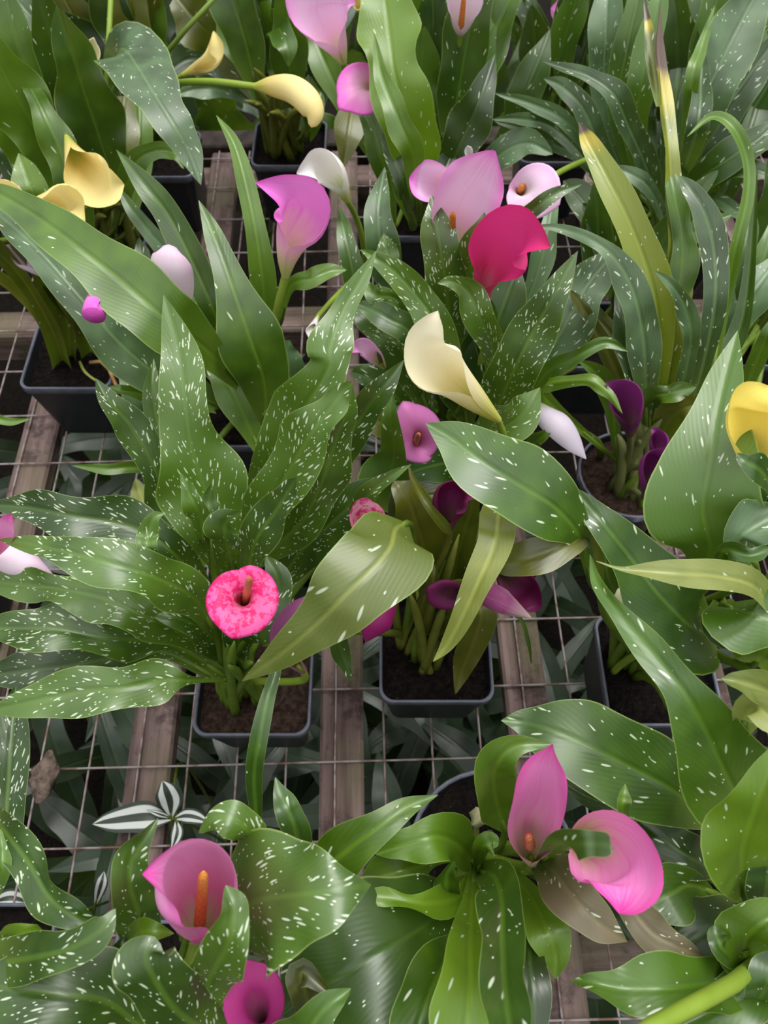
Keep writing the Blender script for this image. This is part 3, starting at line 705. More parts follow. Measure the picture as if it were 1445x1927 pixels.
# --- E: strap-leaved
for d, m, kw in (
 ('1230,800,18,18 1240,680,26,40 1235,580,31,66 1215,500,34,68 1180,410,37,62 1140,330,39,50 1108,270,40,34 1089,230,41,2', 'burnt', dict(roll=6, wave=.02)),
 ('1245,780,18,18 1262,640,26,45 1275,500,31,48 1265,380,35,35 1258,280,38,28 1245,180,40,28 1235,90,42,20 1242,5,43,4', 'burnt2', dict(roll=(0, 70), wave=.05)),
 ('1240,200,40,10 1228,120,41,24 1222,60,42,16 1212,0,43,3', 'burnt2', dict(pet=None)),
 ('1250,780,18,15 1262,660,25,28 1280,540,30,46 1285,450,33,45 1268,360,36,30 1252,292,37,3', 'plain', {}),
 ('1290,800,18,18 1322,690,26,30 1345,570,32,42 1343,470,35,52 1325,400,37,45 1298,355,38,30 1278,330,38,3', 'strap', dict(wave=.04)),
 ('1340,700,22,15 1365,560,28,20 1385,460,33,25 1406,370,36,22 1405,300,38,22 1380,240,40,24 1340,220,40,16 1293,257,39,2', 'plain', dict(roll=20)),
 ('1255,820,15,12 1285,720,24,25 1300,640,29,32 1290,580,32,33 1262,535,34,22 1232,510,35,2', 'strap', {}),
 ('1215,800,18,15 1215,700,26,50 1208,620,30,65 1190,545,33,62 1155,485,35,38 1110,450,36,25 1050,430,37,16 998,425,37,2', 'strap', dict(wave=.12)),
 ('1215,800,16,12 1205,720,24,62 1185,650,28,62 1168,590,30,28 1160,545,30,5', 'strap', {}),
 ('1185,800,16,12 1165,710,22,28 1120,620,26,28 1090,570,28,20 1068,543,29,2', 'olive', {}),
 ('1200,740,18,12 1155,640,24,34 1115,590,26,36 1077,541,27,2', 'olive', {}),
 ('990,760,20,15 1030,700,26,40 1090,668,29,22 1140,645,30,24 1182,661,30,2', 'mid', dict(root=at(1130, 860, 10), wave=.3)),
 ('1140,850,14,10 1020,740,25,26 1095,715,29,24 1140,735,29,22 1171,778,28,2', 'bright', {}),
 ('1160,850,14,12 1150,760,20,30 1125,705,24,35 1085,676,26,2', 'plain', {}),
 ('1230,820,15,20 1225,755,22,48 1260,740,24,42 1310,728,25,10', 'plain', dict(wave=.5)),
 ('1240,830,15,20 1270,780,22,60 1310,760,24,40 1340,745,25,5', 'olive', {}),
 ('1260,830,14,12 1300,760,18,26 1350,690,22,36 1400,590,26,30 1425,310,36,2', 'plain', {}),
): leaf(E, m, d, **kw)
stalks(E, 9, 'p', (1195, 790, 19), .022, .005)
petal(E, 'purple', '1186,818,21,14,190 1184,787,24,42,185 1178,757,27,60,140 1165,736,28.5,58,100 1140,719,29.5,3,60', stem='p')
petal(E, 'purple', '1214,928,19,14,190 1222,902,22,40,185 1232,877,24,58,150 1245,860,25,46,100 1264,842,26,5,60', stem='p')
petal(E, 'purple', '1232,870,20,10,190 1236,850,23,26,185 1240,830,25,36,150 1235,815,26,22,90 1226,807,26,3,60', stem='p')
spathe(E, 'plum', (1250, 745, 18), (1255, 705, 23), (1240, 660, 26), 12, 20, 6, 10, 10, stem='p')

# --- F: round pot with rose flowers
for d, m, kw in (
 ('885,1655,16,20 850,1700,24,95 790,1748,28,205 720,1790,30,250 650,1832,30,240 580,1870,29,150 530,1910,28,10', 'dark', dict(cup=.12, wave=.06, roll=-6)),
 ('893,1640,18,22 887,1700,26,40 885,1770,33,76 885,1850,36,122 880,1930,37,150 875,2000,37,100 870,2060,36,5', 'bright', dict(cup=.3, wave=.03)),
 ('880,1760,22,20 840,1810,30,74 810,1870,33,104 790,1930,34,112 780,2000,34,60 775,2040,34,5', 'plain', dict(cup=.35)),
 ('905,1640,18,25 930,1650,29,62 945,1700,35,86 945,1770,38,80 950,1850,41,85 960,1940,43,80 965,2010,44,10', 'mid', dict(roll=10, wave=.15)),
 ('960,1640,18,20 1000,1690,24,50 1030,1750,27,72 1045,1800,26,52 1045,1842,25,3', 'bright', {}),
 ('940,1660,16,20 985,1740,24,50 1000,1830,27,62 1005,1930,27,52 1000,2000,26,5', 'dark', {}),
 ('893,1630,16,15 870,1595,24,72 820,1575,28,78 760,1590,28,60 706,1607,27,3', 'plain', dict(wave=.3)),
 ('880,1615,16,10 820,1620,23,15 770,1635,26,50 720,1645,26,62 675,1665,25,5', 'bright', {}),
 ('890,1650,18,20 860,1690,25,44 800,1700,29,40 730,1690,30,32 665,1683,30,5', 'bright', dict(wave=.45)),
 ('870,1720,18,12 845,1690,24,40 840,1650,26,40 855,1620,27,5', 'plain', dict(wave=.3)),
 ('900,1640,18,12 905,1600,24,35 925,1585,25,40 938,1590,25,5', 'plain', {}),
 ('950,1560,20,15 935,1510,28,78 930,1450,33,84 970,1405,35,45 1038,1400,35,3', 'plain', dict(cup=.3)),
 ('1000,1610,18,20 1040,1640,27,72 1080,1690,30,92 1130,1740,30,62 1180,1772,29,3', 'bronze', dict(wave=.06)),
 ('1020,1620,22,30 1050,1590,37,58 1085,1588,42,56 1120,1588,43,44 1146,1590,43.5,38 1150,1590,43.5,3', 'dark', dict(wave=.02, roll=0, cup=.1)),
 ('1172,1570,26,20 1172,1525,33,29 1174,1500,34,22 1176,1475,34,2', 'plain', {}),
 ('1150,1650,22,20 1180,1700,27,56 1225,1755,28,62 1270,1780,28,58 1325,1802,27,5', 'bronze', {}),
 ('1000,1640,18,20 1050,1650,22,50 1110,1690,25,70 1150,1730,26,60 1185,1770,26,5', 'dark', {}),
): leaf(Fp, m, d, **kw)
petal(Fp, 'rose', '1000,1620,25,22,190 997,1597,28,50,180 1000,1560,32,88,125 1013,1515,35.5,86,95 1019,1475,38,78,80 1026,1440,39.5,58,70 1035,1412,40.5,18,60 1040,1400,41,2,50', rec=.35, spadix=(995, 1572, 31, 'b'))
petal(Fp, 'rose', '1090,1580,29,26,190 1115,1585,34,86,150 1150,1608,37,142,105 1174,1650,38,134,85 1174,1690,38,88,65 1165,1719,37.5,6,40', rec=.2)
hs = at(898, 1535, 14)
V = []; Fc = []
for i in range(9):
    for j in range(10):
        t = i / 8; a = 2 * math.pi * j / 10; r = .009 * math.sin(math.pi * (.12 + .8 * t)) * (1 + .35 * math.sin(3 * a + t * 4))
        V.append(hs - Fp.location + Vector((r * math.cos(a), r * math.sin(a) * .8, .03 * (t - .5))) + Vector((.006 * t, -.004 * t, 0)))
for i in range(8):
    for j in range(10): Fc.append((i * 10 + j, i * 10 + (j + 1) % 10, (i + 1) * 10 + (j + 1) % 10, (i + 1) * 10 + j))
hb = link('withered_bud', mesh('withered_bud', V, Fc), HUSK, Fp); hb['label'] = 'shrivelled pale bud'
v, f, uv = tube([ROOT[Fp.name][0] - Fp.location, hs - Fp.location - Vector((0, 0, .013))], [.003, .0025], 7); link('flower_stem', mesh('flower_stem', v, f, uv), PET['o'], Fp)

# --- G: corner plant
for d, m, kw in (
 ('1400,1680,26,40 1395,1610,35,145 1418,1530,39,118 1445,1460,41,64 1470,1390,42,5', 'bright', dict(cup=.3, roll=-8)),
 ('1340,1680,20,12 1300,1665,25,54 1265,1680,27,104 1225,1700,27,70 1203,1710,27,5', 'bright', dict(wave=.03)),
 ('1350,1640,20,20 1300,1615,25,80 1250,1580,26,80 1185,1535,26,10', 'dark', {}),
 ('1400,1700,20,20 1350,1740,25,125 1300,1770,26,80 1262,1792,26,8', 'dark', {}),
 ('1410,1850,22,60 1340,1850,27,95 1260,1860,30,104 1180,1860,30,78 1120,1850,30,36 1075,1846,29,2', 'mid', dict(roll=8)),
 ('1420,1840,20,30 1400,1780,27,112 1430,1740,30,104 1480,1710,30,20', 'bright', {}),
 ('1400,1800,22,20 1365,1790,28,50 1350,1765,29,44 1345,1740,29,5', 'plain', {}),
 ('1440,1800,22,30 1410,1860,25,100 1340,1900,26,70 1260,1940,26,5', 'mid', {}),
 ('1430,1720,24,30 1445,1660,31,80 1450,1600,33,60 1460,1560,33,5', 'mid', {}),
 ('1320,1640,18,20 1270,1600,20,60 1200,1530,24,90 1110,1500,25,60 1060,1470,25,5', 'dark', {}),
 ('1420,1900,22,30 1440,1860,28,80 1460,1820,29,60 1480,1790,29,5', 'mid', {}),
): leaf(Gp, m, d, **kw)
v, f, uv = tube([at(x, y, h) - Gp.location for x, y, h in ((1400, 1760, 10), (1420, 1815, 24), (1380, 1850, 31), (1310, 1888, 34), (1220, 1935, 36), (1150, 1975, 37))], [.006, .005, .0048, .0046, .0042, .002], 9)
link('flower_stem', mesh('flower_stem', v, f, uv), PET['l'], Gp)

# --- L: long plain leaves, pink funnel
for d, m, kw in (
 ('450,720,24,30 385,655,32,70 325,612,36,116 268,562,38,128 200,505,39,108 130,452,40,88 60,402,40,66 0,366,40,40 -40,345,39,3', 'plain', dict(roll=-6, cup=.2, wave=.03)),
 ('400,760,16,40 290,700,24,110 220,640,28,105 160,570,31,80 100,500,33,70 40,440,34,56 -20,390,34,5', 'strap', dict(roll=12, wave=.06)),
 ('440,740,18,15 420,640,24,25 400,580,28,45 365,500,31,55 320,410,34,52 275,350,36,40 219,282,37,2', 'plain', dict(roll=-8, wave=.01)),
 ('400,640,18,15 330,500,24,35 280,435,27,32 245,390,29,22 218,345,30,2', 'strap', dict(wave=.02)),
 ('500,680,18,15 497,560,26,46 483,450,31,42 463,350,34,34 440,270,36,24 407,217,37,2', 'plain', dict(roll=12, wave=.02)),
 ('500,800,20,20 497,720,26,90 475,650,30,128 447,570,33,82 420,490,35,50 395,425,36,28 374,377,37,2', 'plain', dict(roll=6, cup=.1, wave=.04)),
 ('490,850,18,20 450,760,22,62 415,700,24,50 372,630,25,2', 'plain', {}),
 ('310,760,16,15 270,742,20,28 230,735,22,22 205,728,22,2', 'plain', {}),
 ('530,600,20,10 548,538,27,20 585,525,29,42 625,510,29,26 652,508,29,3', 'plain', dict(wave=.15)),
 ('330,620,18,10 275,520,24,36 268,485,25,36 261,447,26,2', 'strap', {}),
 ('320,900,14,10 260,880,18,22 200,882,19,20 135,876,19,2', 'plain', {}),
 ('560,760,16,20 545,700,21,50 540,660,23,50 545,640,24,4', 'strap', {}),
 ('470,760,16,20 400,680,20,60 350,600,24,60 330,540,27,30 320,500,28,3', 'dark', {}),
 ('300,800,14,20 270,760,18,55 245,700,20,50 230,650,22,5', 'strap', {}),
): leaf(Lp, m, d, **kw)
petal(Lp, 'pinkvivid', '537,520,30,15,190 540,485,32,38,188 550,447,34,64,180 566,412,36,96,130 563,380,37.5,106,92 537,360,38.5,64,68 507,350,39,30,50 481,344,39,2,40', stempts=((505, 720, 14), (508, 650, 22), (522, 580, 27)), stemr=(.0042, .004))
petal(Lp, 'blush', '335,595,25,30,170 326,552,30,68,130 318,512,33,78,100 316,482,34.5,62,80 318,460,35,20,60', face=(0, .49, -.87))
petal(Lp, 'pinkvivid', '212,525,36,30,190 194,552,37,38,190 180,578,37.5,42,190 177,596,37.5,42,190', stem=None)
spathe(Lp, 'white', (598, 595, 26), (588, 617, 26), (572, 650, 25), 9, 14, 8, 0, 0, stempts=((720, 470, 16), (660, 530, 22), (625, 565, 25)), stemr=(.003, .0026))

# --- M: flecked middle plant
for d, m, kw in (
 ('915,850,18,20 940,760,26,76 970,690,31,96 1005,620,34,86 1045,550,37,56 1087,472,39,2', 'spk', dict(roll=8, cup=.12, wave=.04)),
 ('960,800,15,20 1020,690,22,60 1070,600,26,100 1110,530,28,80 1165,465,30,10', 'strap', {}),
 ('860,720,26,30 820,612,32,66 785,560,34,62 740,510,36,42 705,485,37,24 679,470,37,2', 'spk', dict(roll=-6)),
 ('800,680,22,20 775,590,27,46 740,560,29,32 705,555,30,30 690,528,30,4', 'spk', dict(wave=.4)),
 ('810,780,16,20 760,665,24,82 720,620,26,72 690,595,27,46 666,572,27,2', 'spk', {}),
 ('800,760,17,20 780,640,27,60 730,600,29,50 690,580,29,30 668,570,29,3', 'mid', {}),
 ('850,680,22,30 842,560,31,74 830,480,35,78 820,420,37,52 812,366,38,2', 'spk', dict(roll=6, cup=.2)),
 ('900,640,24,20 882,540,31,56 893,470,36,58 915,425,38,42 937,377,39,2', 'spk', dict(roll=-8)),
 ('770,640,18,15 735,520,24,58 715,450,28,62 713,390,30,46 724,314,31,2', 'strap', {}),
 ('760,560,18,10 735,510,26,35 727,470,28,38 722,438,29,2', 'spk', {}),
 ('700,640,16,12 670,540,22,42 655,470,25,38 645,420,26,22 638,388,26,2', 'mid', dict(wave=.02)),
 ('940,760,22,20 930,660,29,52 905,600,33,56 880,550,35,46 850,530,36,26 823,533,36,2', 'spk', dict(wave=.25)),
 ('870,760,18,20 870,650,25,90 862,580,28,85 850,540,30,30', 'spk', {}),
 ('880,800,16,20 865,710,22,90 850,640,25,80 840,600,26,10', 'mid', {}),
 ('930,800,16,20 900,700,22,90 930,620,27,90 960,540,30,60 975,500,31,5', 'mid', {}),
 ('880,860,18,20 910,820,24,56 955,800,28,84 990,770,30,62 1016,729,31,2', 'spk', dict(roll=-8)),
 ('960,880,16,10 1000,840,22,30 1020,822,24,25 1040,805,25,2', 'plain', {}),
 ('950,520,26,10 975,425,36,25 1010,390,39,30 1050,362,40,22 1094,347,40,2', 'spk', dict(wave=.02)),
 ('960,640,20,10 1010,520,26,40 1030,440,29,36 1040,380,30,20', 'strap', {}),
 ('780,800,14,20 740,740,18,60 690,710,20,60 660,700,21,5', 'mid', {}),
 ('800,860,14,20 760,800,17,50 735,770,18,40', 'mid', {}),
 ('900,660,22,15 915,600,30,46 905,560,32,34 903,535,32,3', 'mid', {}),
 ('760,840,14,20 720,800,18,50 690,780,19,40 665,770,20,3', 'olive', {}),
 ('900,880,12,20 850,870,16,70 800,880,18,70 760,895,19,5', 'mid', {}),
): leaf(Mp, m, d, **kw)
stalks(Mp, 6, 'd', (870, 720, 22), .03, .005)
petal(Mp, 'pink', '866,374,31,14,180 842,357,33,42,150 812,343,35,62,110 788,340,35.5,54,90 770,335,35.5,8,60', rec=.3)
petal(Mp, 'pink', '848,500,31,14,190 849,470,33,44,185 856,435,35.5,76,140 866,400,38,96,100 885,360,40.5,102,80 905,325,42,86,70 922,298,43.5,42,60 932,284,44,3,50', rec=.35, spadix=(852, 398, 39, 'o'))
petal(Mp, 'hot', '915,566,32,16,190 911,535,34,40,185 924,500,36.5,66,140 944,464,39,118,100 972,440,40.5,116,78 1004,448,41,62,62 1036,466,41,3,50')
spathe(Mp, 'blush', (970, 372, 29), (984, 354, 34), (1050, 385, 34), 16, 66, 22, 74, 60, spadix=(984, 350, 33.5, 'o'), pt=.12, stempts=((1130, 290, 22), (1060, 320, 25), (1000, 360, 27)))
petal(Mp, 'cream', '937,790,31,14,190 893,752,34.5,46,190 853,716,37.5,70,165 813,683,39.5,104,110 800,645,41,82,85 812,610,42,46,70 823,585,42.5,2,50', stempts=((900, 860, 20), (945, 830, 27)))
spathe(Mp, 'mauve', (775, 850, 20), (788, 822, 25), (760, 772, 26), 13, 58, 46, 82, 70, spadix=(788, 816, 27.5, 'b'), hooked=40, wave=.15, stem='o')
petal(Mp, 'pink', '722,690,23,12,180 702,668,25.5,30,140 680,652,26.5,32,110 658,662,26.5,4,60')

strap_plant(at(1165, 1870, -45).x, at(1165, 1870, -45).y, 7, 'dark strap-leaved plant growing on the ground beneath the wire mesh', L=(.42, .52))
# --- N, K
petal(Np, 'lilac', '1006,762,24,22,110 1030,782,25,46,70 1056,806,25,50,45 1082,838,24,32,38 1103,864,23,2,35', stem='o', stempts=((1080, 690, 14), (1030, 720, 20), (1000, 745, 23)), face=(0, .49, -.87))
fan(Np, 7, ['dark', 'mid'], (-60, 100), (.2, .5), (.14, .24), (.025, .04))
for d, m in (('1330,700,16,15 1370,590,24,46 1395,500,28,46 1410,430,30,30 1400,370,31,5', 'dark'), ('1320,760,14,15 1360,640,22,62 1410,560,26,76 1470,480,28,20', 'strap'),
             ('1390,640,14,15 1420,560,22,40 1440,480,26,40 1460,400,28,5', 'mid'), ('1390,760,14,10 1415,700,22,26 1440,640,27,30 1460,590,29,3', 'plain'), ('1400,860,14,14 1425,820,24,40 1440,780,28,40 1460,740,30,3', 'pale')): leaf(Kp, m, d)
fan(Kp, 6, ['dark', 'mid'], (-60, 60), (.1, .4), (.16, .3), (.03, .05))

# --- R: back corner with wide upright leaves
for d, m in (
 ('1280,420,15,20 1290,300,24,52 1315,210,30,84 1355,120,34,98 1400,30,37,84 1450,-60,40,5', 'strap'),
 ('1270,430,13,15 1300,320,22,42 1350,230,27,66 1410,140,31,62 1470,60,34,10', 'strap'),
 ('1240,400,14,15 1195,260,24,42 1205,170,30,56 1222,80,34,50 1240,0,37,32 1245,-40,38,5', 'mid'),
 ('1200,380,12,12 1165,200,22,42 1180,90,28,48 1200,0,32,34 1210,-60,34,5', 'mid'),
 ('1190,380,12,12 1140,180,21,45 1140,60,27,60 1145,-20,30,40 1150,-60,31,5', 'strap'),
 ('1130,300,10,12 1095,160,18,44 1090,80,22,40 1097,14,25,2', 'dark'),
 ('1150,300,12,12 1130,150,20,40 1122,95,23,32 1115,50,24,2', 'plain'),
 ('1250,420,14,15 1270,200,26,50 1285,90,30,60 1290,0,33,50 1290,-50,34,5', 'mid'),
 ('1260,420,12,15 1310,180,20,60 1340,60,26,60 1350,-30,29,30', 'dark'),
 ('1280,420,16,10 1300,170,34,26 1320,90,36,20 1345,10,37,2', 'plain'),
 ('1270,360,18,10 1310,250,32,40 1320,150,34,30 1321,85,35,2', 'strap'),
 ('1235,420,14,15 1220,330,22,42 1185,245,28,46 1155,180,32,46 1110,145,33,26 1065,130,33,20 1023,116,33,2', 'strap'),
 ('1210,420,12,15 1140,300,20,36 1100,210,25,42 1060,165,27,32 1023,148,28,4', 'strap'),
 ('1200,420,12,15 1120,290,20,26 1060,225,24,28 1000,195,25,22 930,175,26,3', 'strap'),
 ('1190,430,12,15 1100,300,19,26 1040,240,22,28 980,225,24,22 925,225,25,3', 'strap'),
 ('1180,430,12,15 1110,310,17,24 1040,270,20,26 980,240,22,20 930,228,23,3', 'strap'),
 ('1270,470,14,10 1228,365,24,26 1190,330,26,28 1148,312,26,4', 'strap'),
 ('1250,480,12,10 1330,380,20,22 1390,400,22,26 1450,428,22,22 1480,440,22,3', 'strap'),
 ('1270,420,14,15 1310,345,22,46 1370,300,26,66 1430,260,28,50 1470,220,29,5', 'mid'),
 ('1300,430,14,12 1360,330,24,30 1420,320,26,36 1470,340,26,10', 'dark'),
 ('1320,460,12,12 1390,300,22,50 1430,180,26,60 1460,60,28,20', 'dark'),
 ('1320,460,12,12 1400,120,26,50 1425,40,30,50 1440,-40,32,10', 'mid'),
 ('1250,430,12,12 1240,330,18,40 1235,250,22,40 1230,180,24,10', 'dark'),
 ('1180,470,12,12 1130,420,18,50 1090,370,20,60 1060,340,21,10', 'dark'),
): leaf(Rp, m, d, wave=.05)
fan(Rp, 14, ['dark', 'mid', 'strap'], (-70, 70), (.1, .5), (.2, .36), (.035, .055))
petal(Rp, 'pink', '1084,94,20,10,190 1078,66,21.5,28,185 1072,40,23,48,150 1068,15,24,62,100 1062,-15,25,4,50')
spathe(Rp, 'purple', (1312, 480, 14), (1305, 455, 18), (1300, 430, 20), 12, 12, 6, 10, 10)
spathe(Rp, 'purple', (1140, 470, 14), (1135, 445, 18), (1125, 425, 20), 12, 12, 6, 10, 10)
fan(Jp, 9, ['dark', 'mid'], (-80, 80), (.1, .5), (.18, .3), (.03, .05))

# --- T: wide upright leaves, pale pink flowers
for d, m, kw in (
 ('790,400,16,20 790,310,24,54 772,240,30,112 745,150,34,94 735,80,36,110 725,0,38,92 715,-70,39,5', 'bright', dict(roll=-8, cup=.2, wave=.16)),
 ('785,400,18,15 778,300,30,40 750,225,34,46 718,140,36,26 703,60,37,2', 'plain', {}),
 ('830,400,16,15 850,310,24,64 880,240,28,78 905,180,31,56 931,102,33,2', 'dark', dict(roll=8)),
 ('860,350,14,15 885,210,22,60 908,100,27,84 925,20,31,76 935,-60,34,5', 'plain', {}),
 ('830,380,14,15 810,230,20,60 815,120,24,74 820,20,28,70 820,-60,30,10', 'dark', {}),
 ('740,420,14,12 725,320,22,42 700,240,26,42 672,180,28,5', 'plain', {}),
 ('690,250,14,10 668,195,22,30 656,250,22,54 645,318,19,3', 'olive', {}),
 ('775,430,14,8 755,380,22,16 735,310,25,16 718,250,27,2', 'bright', {}),
 ('790,420,14,10 800,360,22,50 830,330,24,60 850,290,25,20', 'dark', {}),
 ('860,380,14,10 930,300,20,50 990,270,22,50 1040,290,22,10', 'strap', {}),
 ('700,300,12,10 640,180,20,40 600,90,24,50 580,40,25,5', 'plain', {}),
 ('780,420,16,12 762,350,24,36 735,270,27,30 715,200,28,5', 'dark', {}),
 ('900,330,12,20 965,235,18,40 990,170,22,70 1015,110,25,42 1035,55,27,2', 'dark', {}),
): leaf(Tp, m, d, pet='g', **kw)
fan(Tp, 14, ['dark', 'plain', 'mid'], (-70, 70), (.05, .4), (.2, .38), (.04, .06))
petal(Tp, 'pink', '646,118,31,14,190 633,86,33,42,185 615,52,35,74,150 602,15,37,100,105 605,-35,39,90,80 612,-90,40,4,50', rec=.5)
spathe(Tp, 'pink', (715, 172, 29), (692, 158, 32), (634, 196, 32), 13, 56, 38, 70, 60, stem='g', pt=.25)
petal(Tp, 'blush', '866,64,33,12,190 868,42,35,36,185 872,15,37,54,150 876,-15,39,66,100 880,-50,40,4,50', spadix=(873, -5, 38, 'o'), stempts=((850, 330, 16), (852, 240, 22), (860, 140, 28)))
petal(Tp, 'white', '653,378,27,12,190 640,350,29,34,188 622,325,31,54,150 600,312,32,54,110 578,317,32,28,80 558,327,31.5,3,50', rec=.3, stempts=((690, 520, 12), (682, 450, 20), (668, 405, 24)))
spathe(Tp, 'straw', (680, 25, 28), (674, 12, 29), (668, -5, 30), 8, 10, 6, 0, 0)
spathe(Tp, 'white', (888, 315, 25), (883, 290, 27), (878, 262, 28), 7, 12, 6, 0, 0)

# --- U, H: yellow-flowered, back corner
for d, m, kw in (
 ('190,250,18,15 205,150,27,30 228,92,34,100 258,125,37,130 292,180,37,92 325,232,36,70 355,285,34,52 378,348,32,3', 'strap', dict(roll=-14, cup=.1, wave=.03)),
 ('170,480,16,20 138,370,24,60 115,290,28,62 85,220,31,46 60,170,32,30 35,130,33,3', 'plain', dict(roll=10)),
 ('80,430,18,20 65,375,25,66 50,330,27,52 35,288,28,2', 'bright', dict(wave=.02)),
 ('130,220,20,15 110,150,27,40 80,105,30,40 45,98,31,36 5,122,30,2', 'strap', {}),
 ('110,180,22,12 80,180,27,40 50,195,28,50 35,225,28,3', 'pale', {}),
 ('130,280,22,12 108,215,27,36 110,180,28,30 120,142,29,2', 'pale', {}),
 ('180,260,18,12 165,190,24,40 140,170,26,44 110,165,26,5', 'plain', {}),
 ('160,250,18,15 120,90,26,36 80,50,29,42 40,10,31,42 10,-40,32,3', 'dark', {}),
 ('170,250,16,15 130,120,24,46 110,50,27,50 90,-30,29,20', 'plain', {}),
 ('190,260,14,15 165,100,23,50 165,30,26,50 160,-40,28,10', 'dark', {}),
 ('160,400,14,15 60,260,22,60 30,210,24,60 -10,180,25,10', 'dark', {}),
 ('130,420,14,15 40,340,20,50 15,280,23,44 0,230,24,5', 'strap', {}),
 ('210,430,14,20 215,330,19,60 225,250,22,66 235,180,24,30', 'olive', {}),
 ('190,430,14,20 180,330,18,60 175,250,21,60 170,190,23,30', 'dark', {}),
 ('170,440,14,20 150,360,18,50 140,280,21,50 135,220,23,20', 'dark', {}),
 ('240,430,14,20 258,330,18,40 262,250,21,50 262,190,23,20', 'plain', {}),
 ('220,420,16,12 250,315,24,40 290,285,26,32 330,290,26,22 346,318,25,3', 'plain', {}),
 ('120,470,14,15 100,400,19,55 95,330,22,60 90,280,23,10', 'dark', {}),
): leaf(Up, m, d, pet='d', **kw)
stalks(Up, 12, 'o', (200, 370, 20), .03, .005)
petal(Up, 'straw', '126,258,30,10,190 140,290,31.5,34,185 158,320,32.5,64,150 180,343,33,92,100 207,350,33,66,75 234,347,32.5,3,50', stem='g')
petal(Up, 'straw', '42,392,31,14,190 75,392,32,42,185 105,388,33,58,140 130,378,33.5,62,110 146,402,33,32,90 160,434,32.5,3,50', stem='g')
petal(Up, 'straw', '-30,430,30,20,190 -10,400,32,64,170 15,380,33,84,110 40,395,33,44,80 57,412,33,3,50', stem='g')
spathe(Up, 'cream', (168, 134, 28), (169, 108, 30), (182, 55, 32), 18, 18, 6, 0, 0, pt=.5)
spathe(Up, 'blush', (70, 310, 22), (68, 290, 24), (66, 262, 25), 12, 14, 8, 0, 0)
fan(Up, 8, ['dark', 'plain'], (-80, 50), (.05, .4), (.22, .34), (.045, .065))
fan(Hp, 14, ['dark', 'plain', 'olive'], (-75, 60), (.1, .5), (.22, .38), (.04, .065))
petal(Hp, 'straw', '344,141,24,8,190 370,128,25,20,180 395,114,27,30,140 406,90,28,28,100 402,58,29,3,60')
v, f, uv = tube([at(x, y, h) - Hp.location for x, y, h in ((290, 285, 10), (300, 200, 20), (305, 110, 28), (350, 55, 31), (410, -10, 34))], [.0038, .0035, .0032, .003, .0028], 8)
link('flower_stem', mesh('flower_stem', v, f, uv), PET['g'], Hp)
v, f, uv = tube([at(x, y, h) - Up.location for x, y, h in ((205, 430, 11), (200, 250, 22), (202, 120, 29), (206, 50, 31), (210, -40, 34))], [.004, .0038, .0036, .0034, .003], 8)
link('flower_stem', mesh('flower_stem', v, f, uv), PET['l'], Up)

# --- V: stalk bundle, nodding flower
for d, m in (
 ('545,230,16,15 505,70,24,40 520,50,27,50 540,85,27,40 543,125,25,3', 'plain'),
 ('520,240,14,20 480,130,20,60 450,50,24,80 430,-30,27,40', 'plain'), ('540,240,14,20 520,120,20,60 510,40,24,80 500,-40,27,40', 'dark'),
 ('560,240,14,20 570,130,20,50 575,50,24,60 570,-30,27,40', 'plain'), ('530,240,14,20 430,100,20,60 370,40,24,80 330,-10,26,30', 'olive'),
 ('520,250,14,20 460,100,18,60 415,20,22,90 390,-50,24,40', 'dark'), ('570,250,14,20 600,170,18,40 620,110,21,40 630,60,22,5', 'strap'),
 ('580,260,13,15 590,220,18,40 585,180,20,40 580,140,21,5', 'plain'), ('500,200,12,15 420,170,17,30 370,168,18,34 330,180,18,3', 'strap'),
 ('510,210,12,15 420,130,17,40 360,110,18,60 310,140,18,5', 'strap')): leaf(Vp, m, d, pet='d')
stalks(Vp, 14, 'o', (515, 170, 22), .045, .0055)
fan(Vp, 10, ['dark', 'plain'], (-70, 60), (.05, .4), (.22, .36), (.045, .065))
petal(Vp, 'straw', '480,163,34,12,190 515,163,35,36,190 548,168,36,48,180 576,187,36.5,50,140 590,212,36,38,110 586,240,35,12,80', face=(0, .49, -.87), stempts=((300, 170, 26), (330, 157, 32), (400, 154, 34)), stemr=(.0036, .0036))

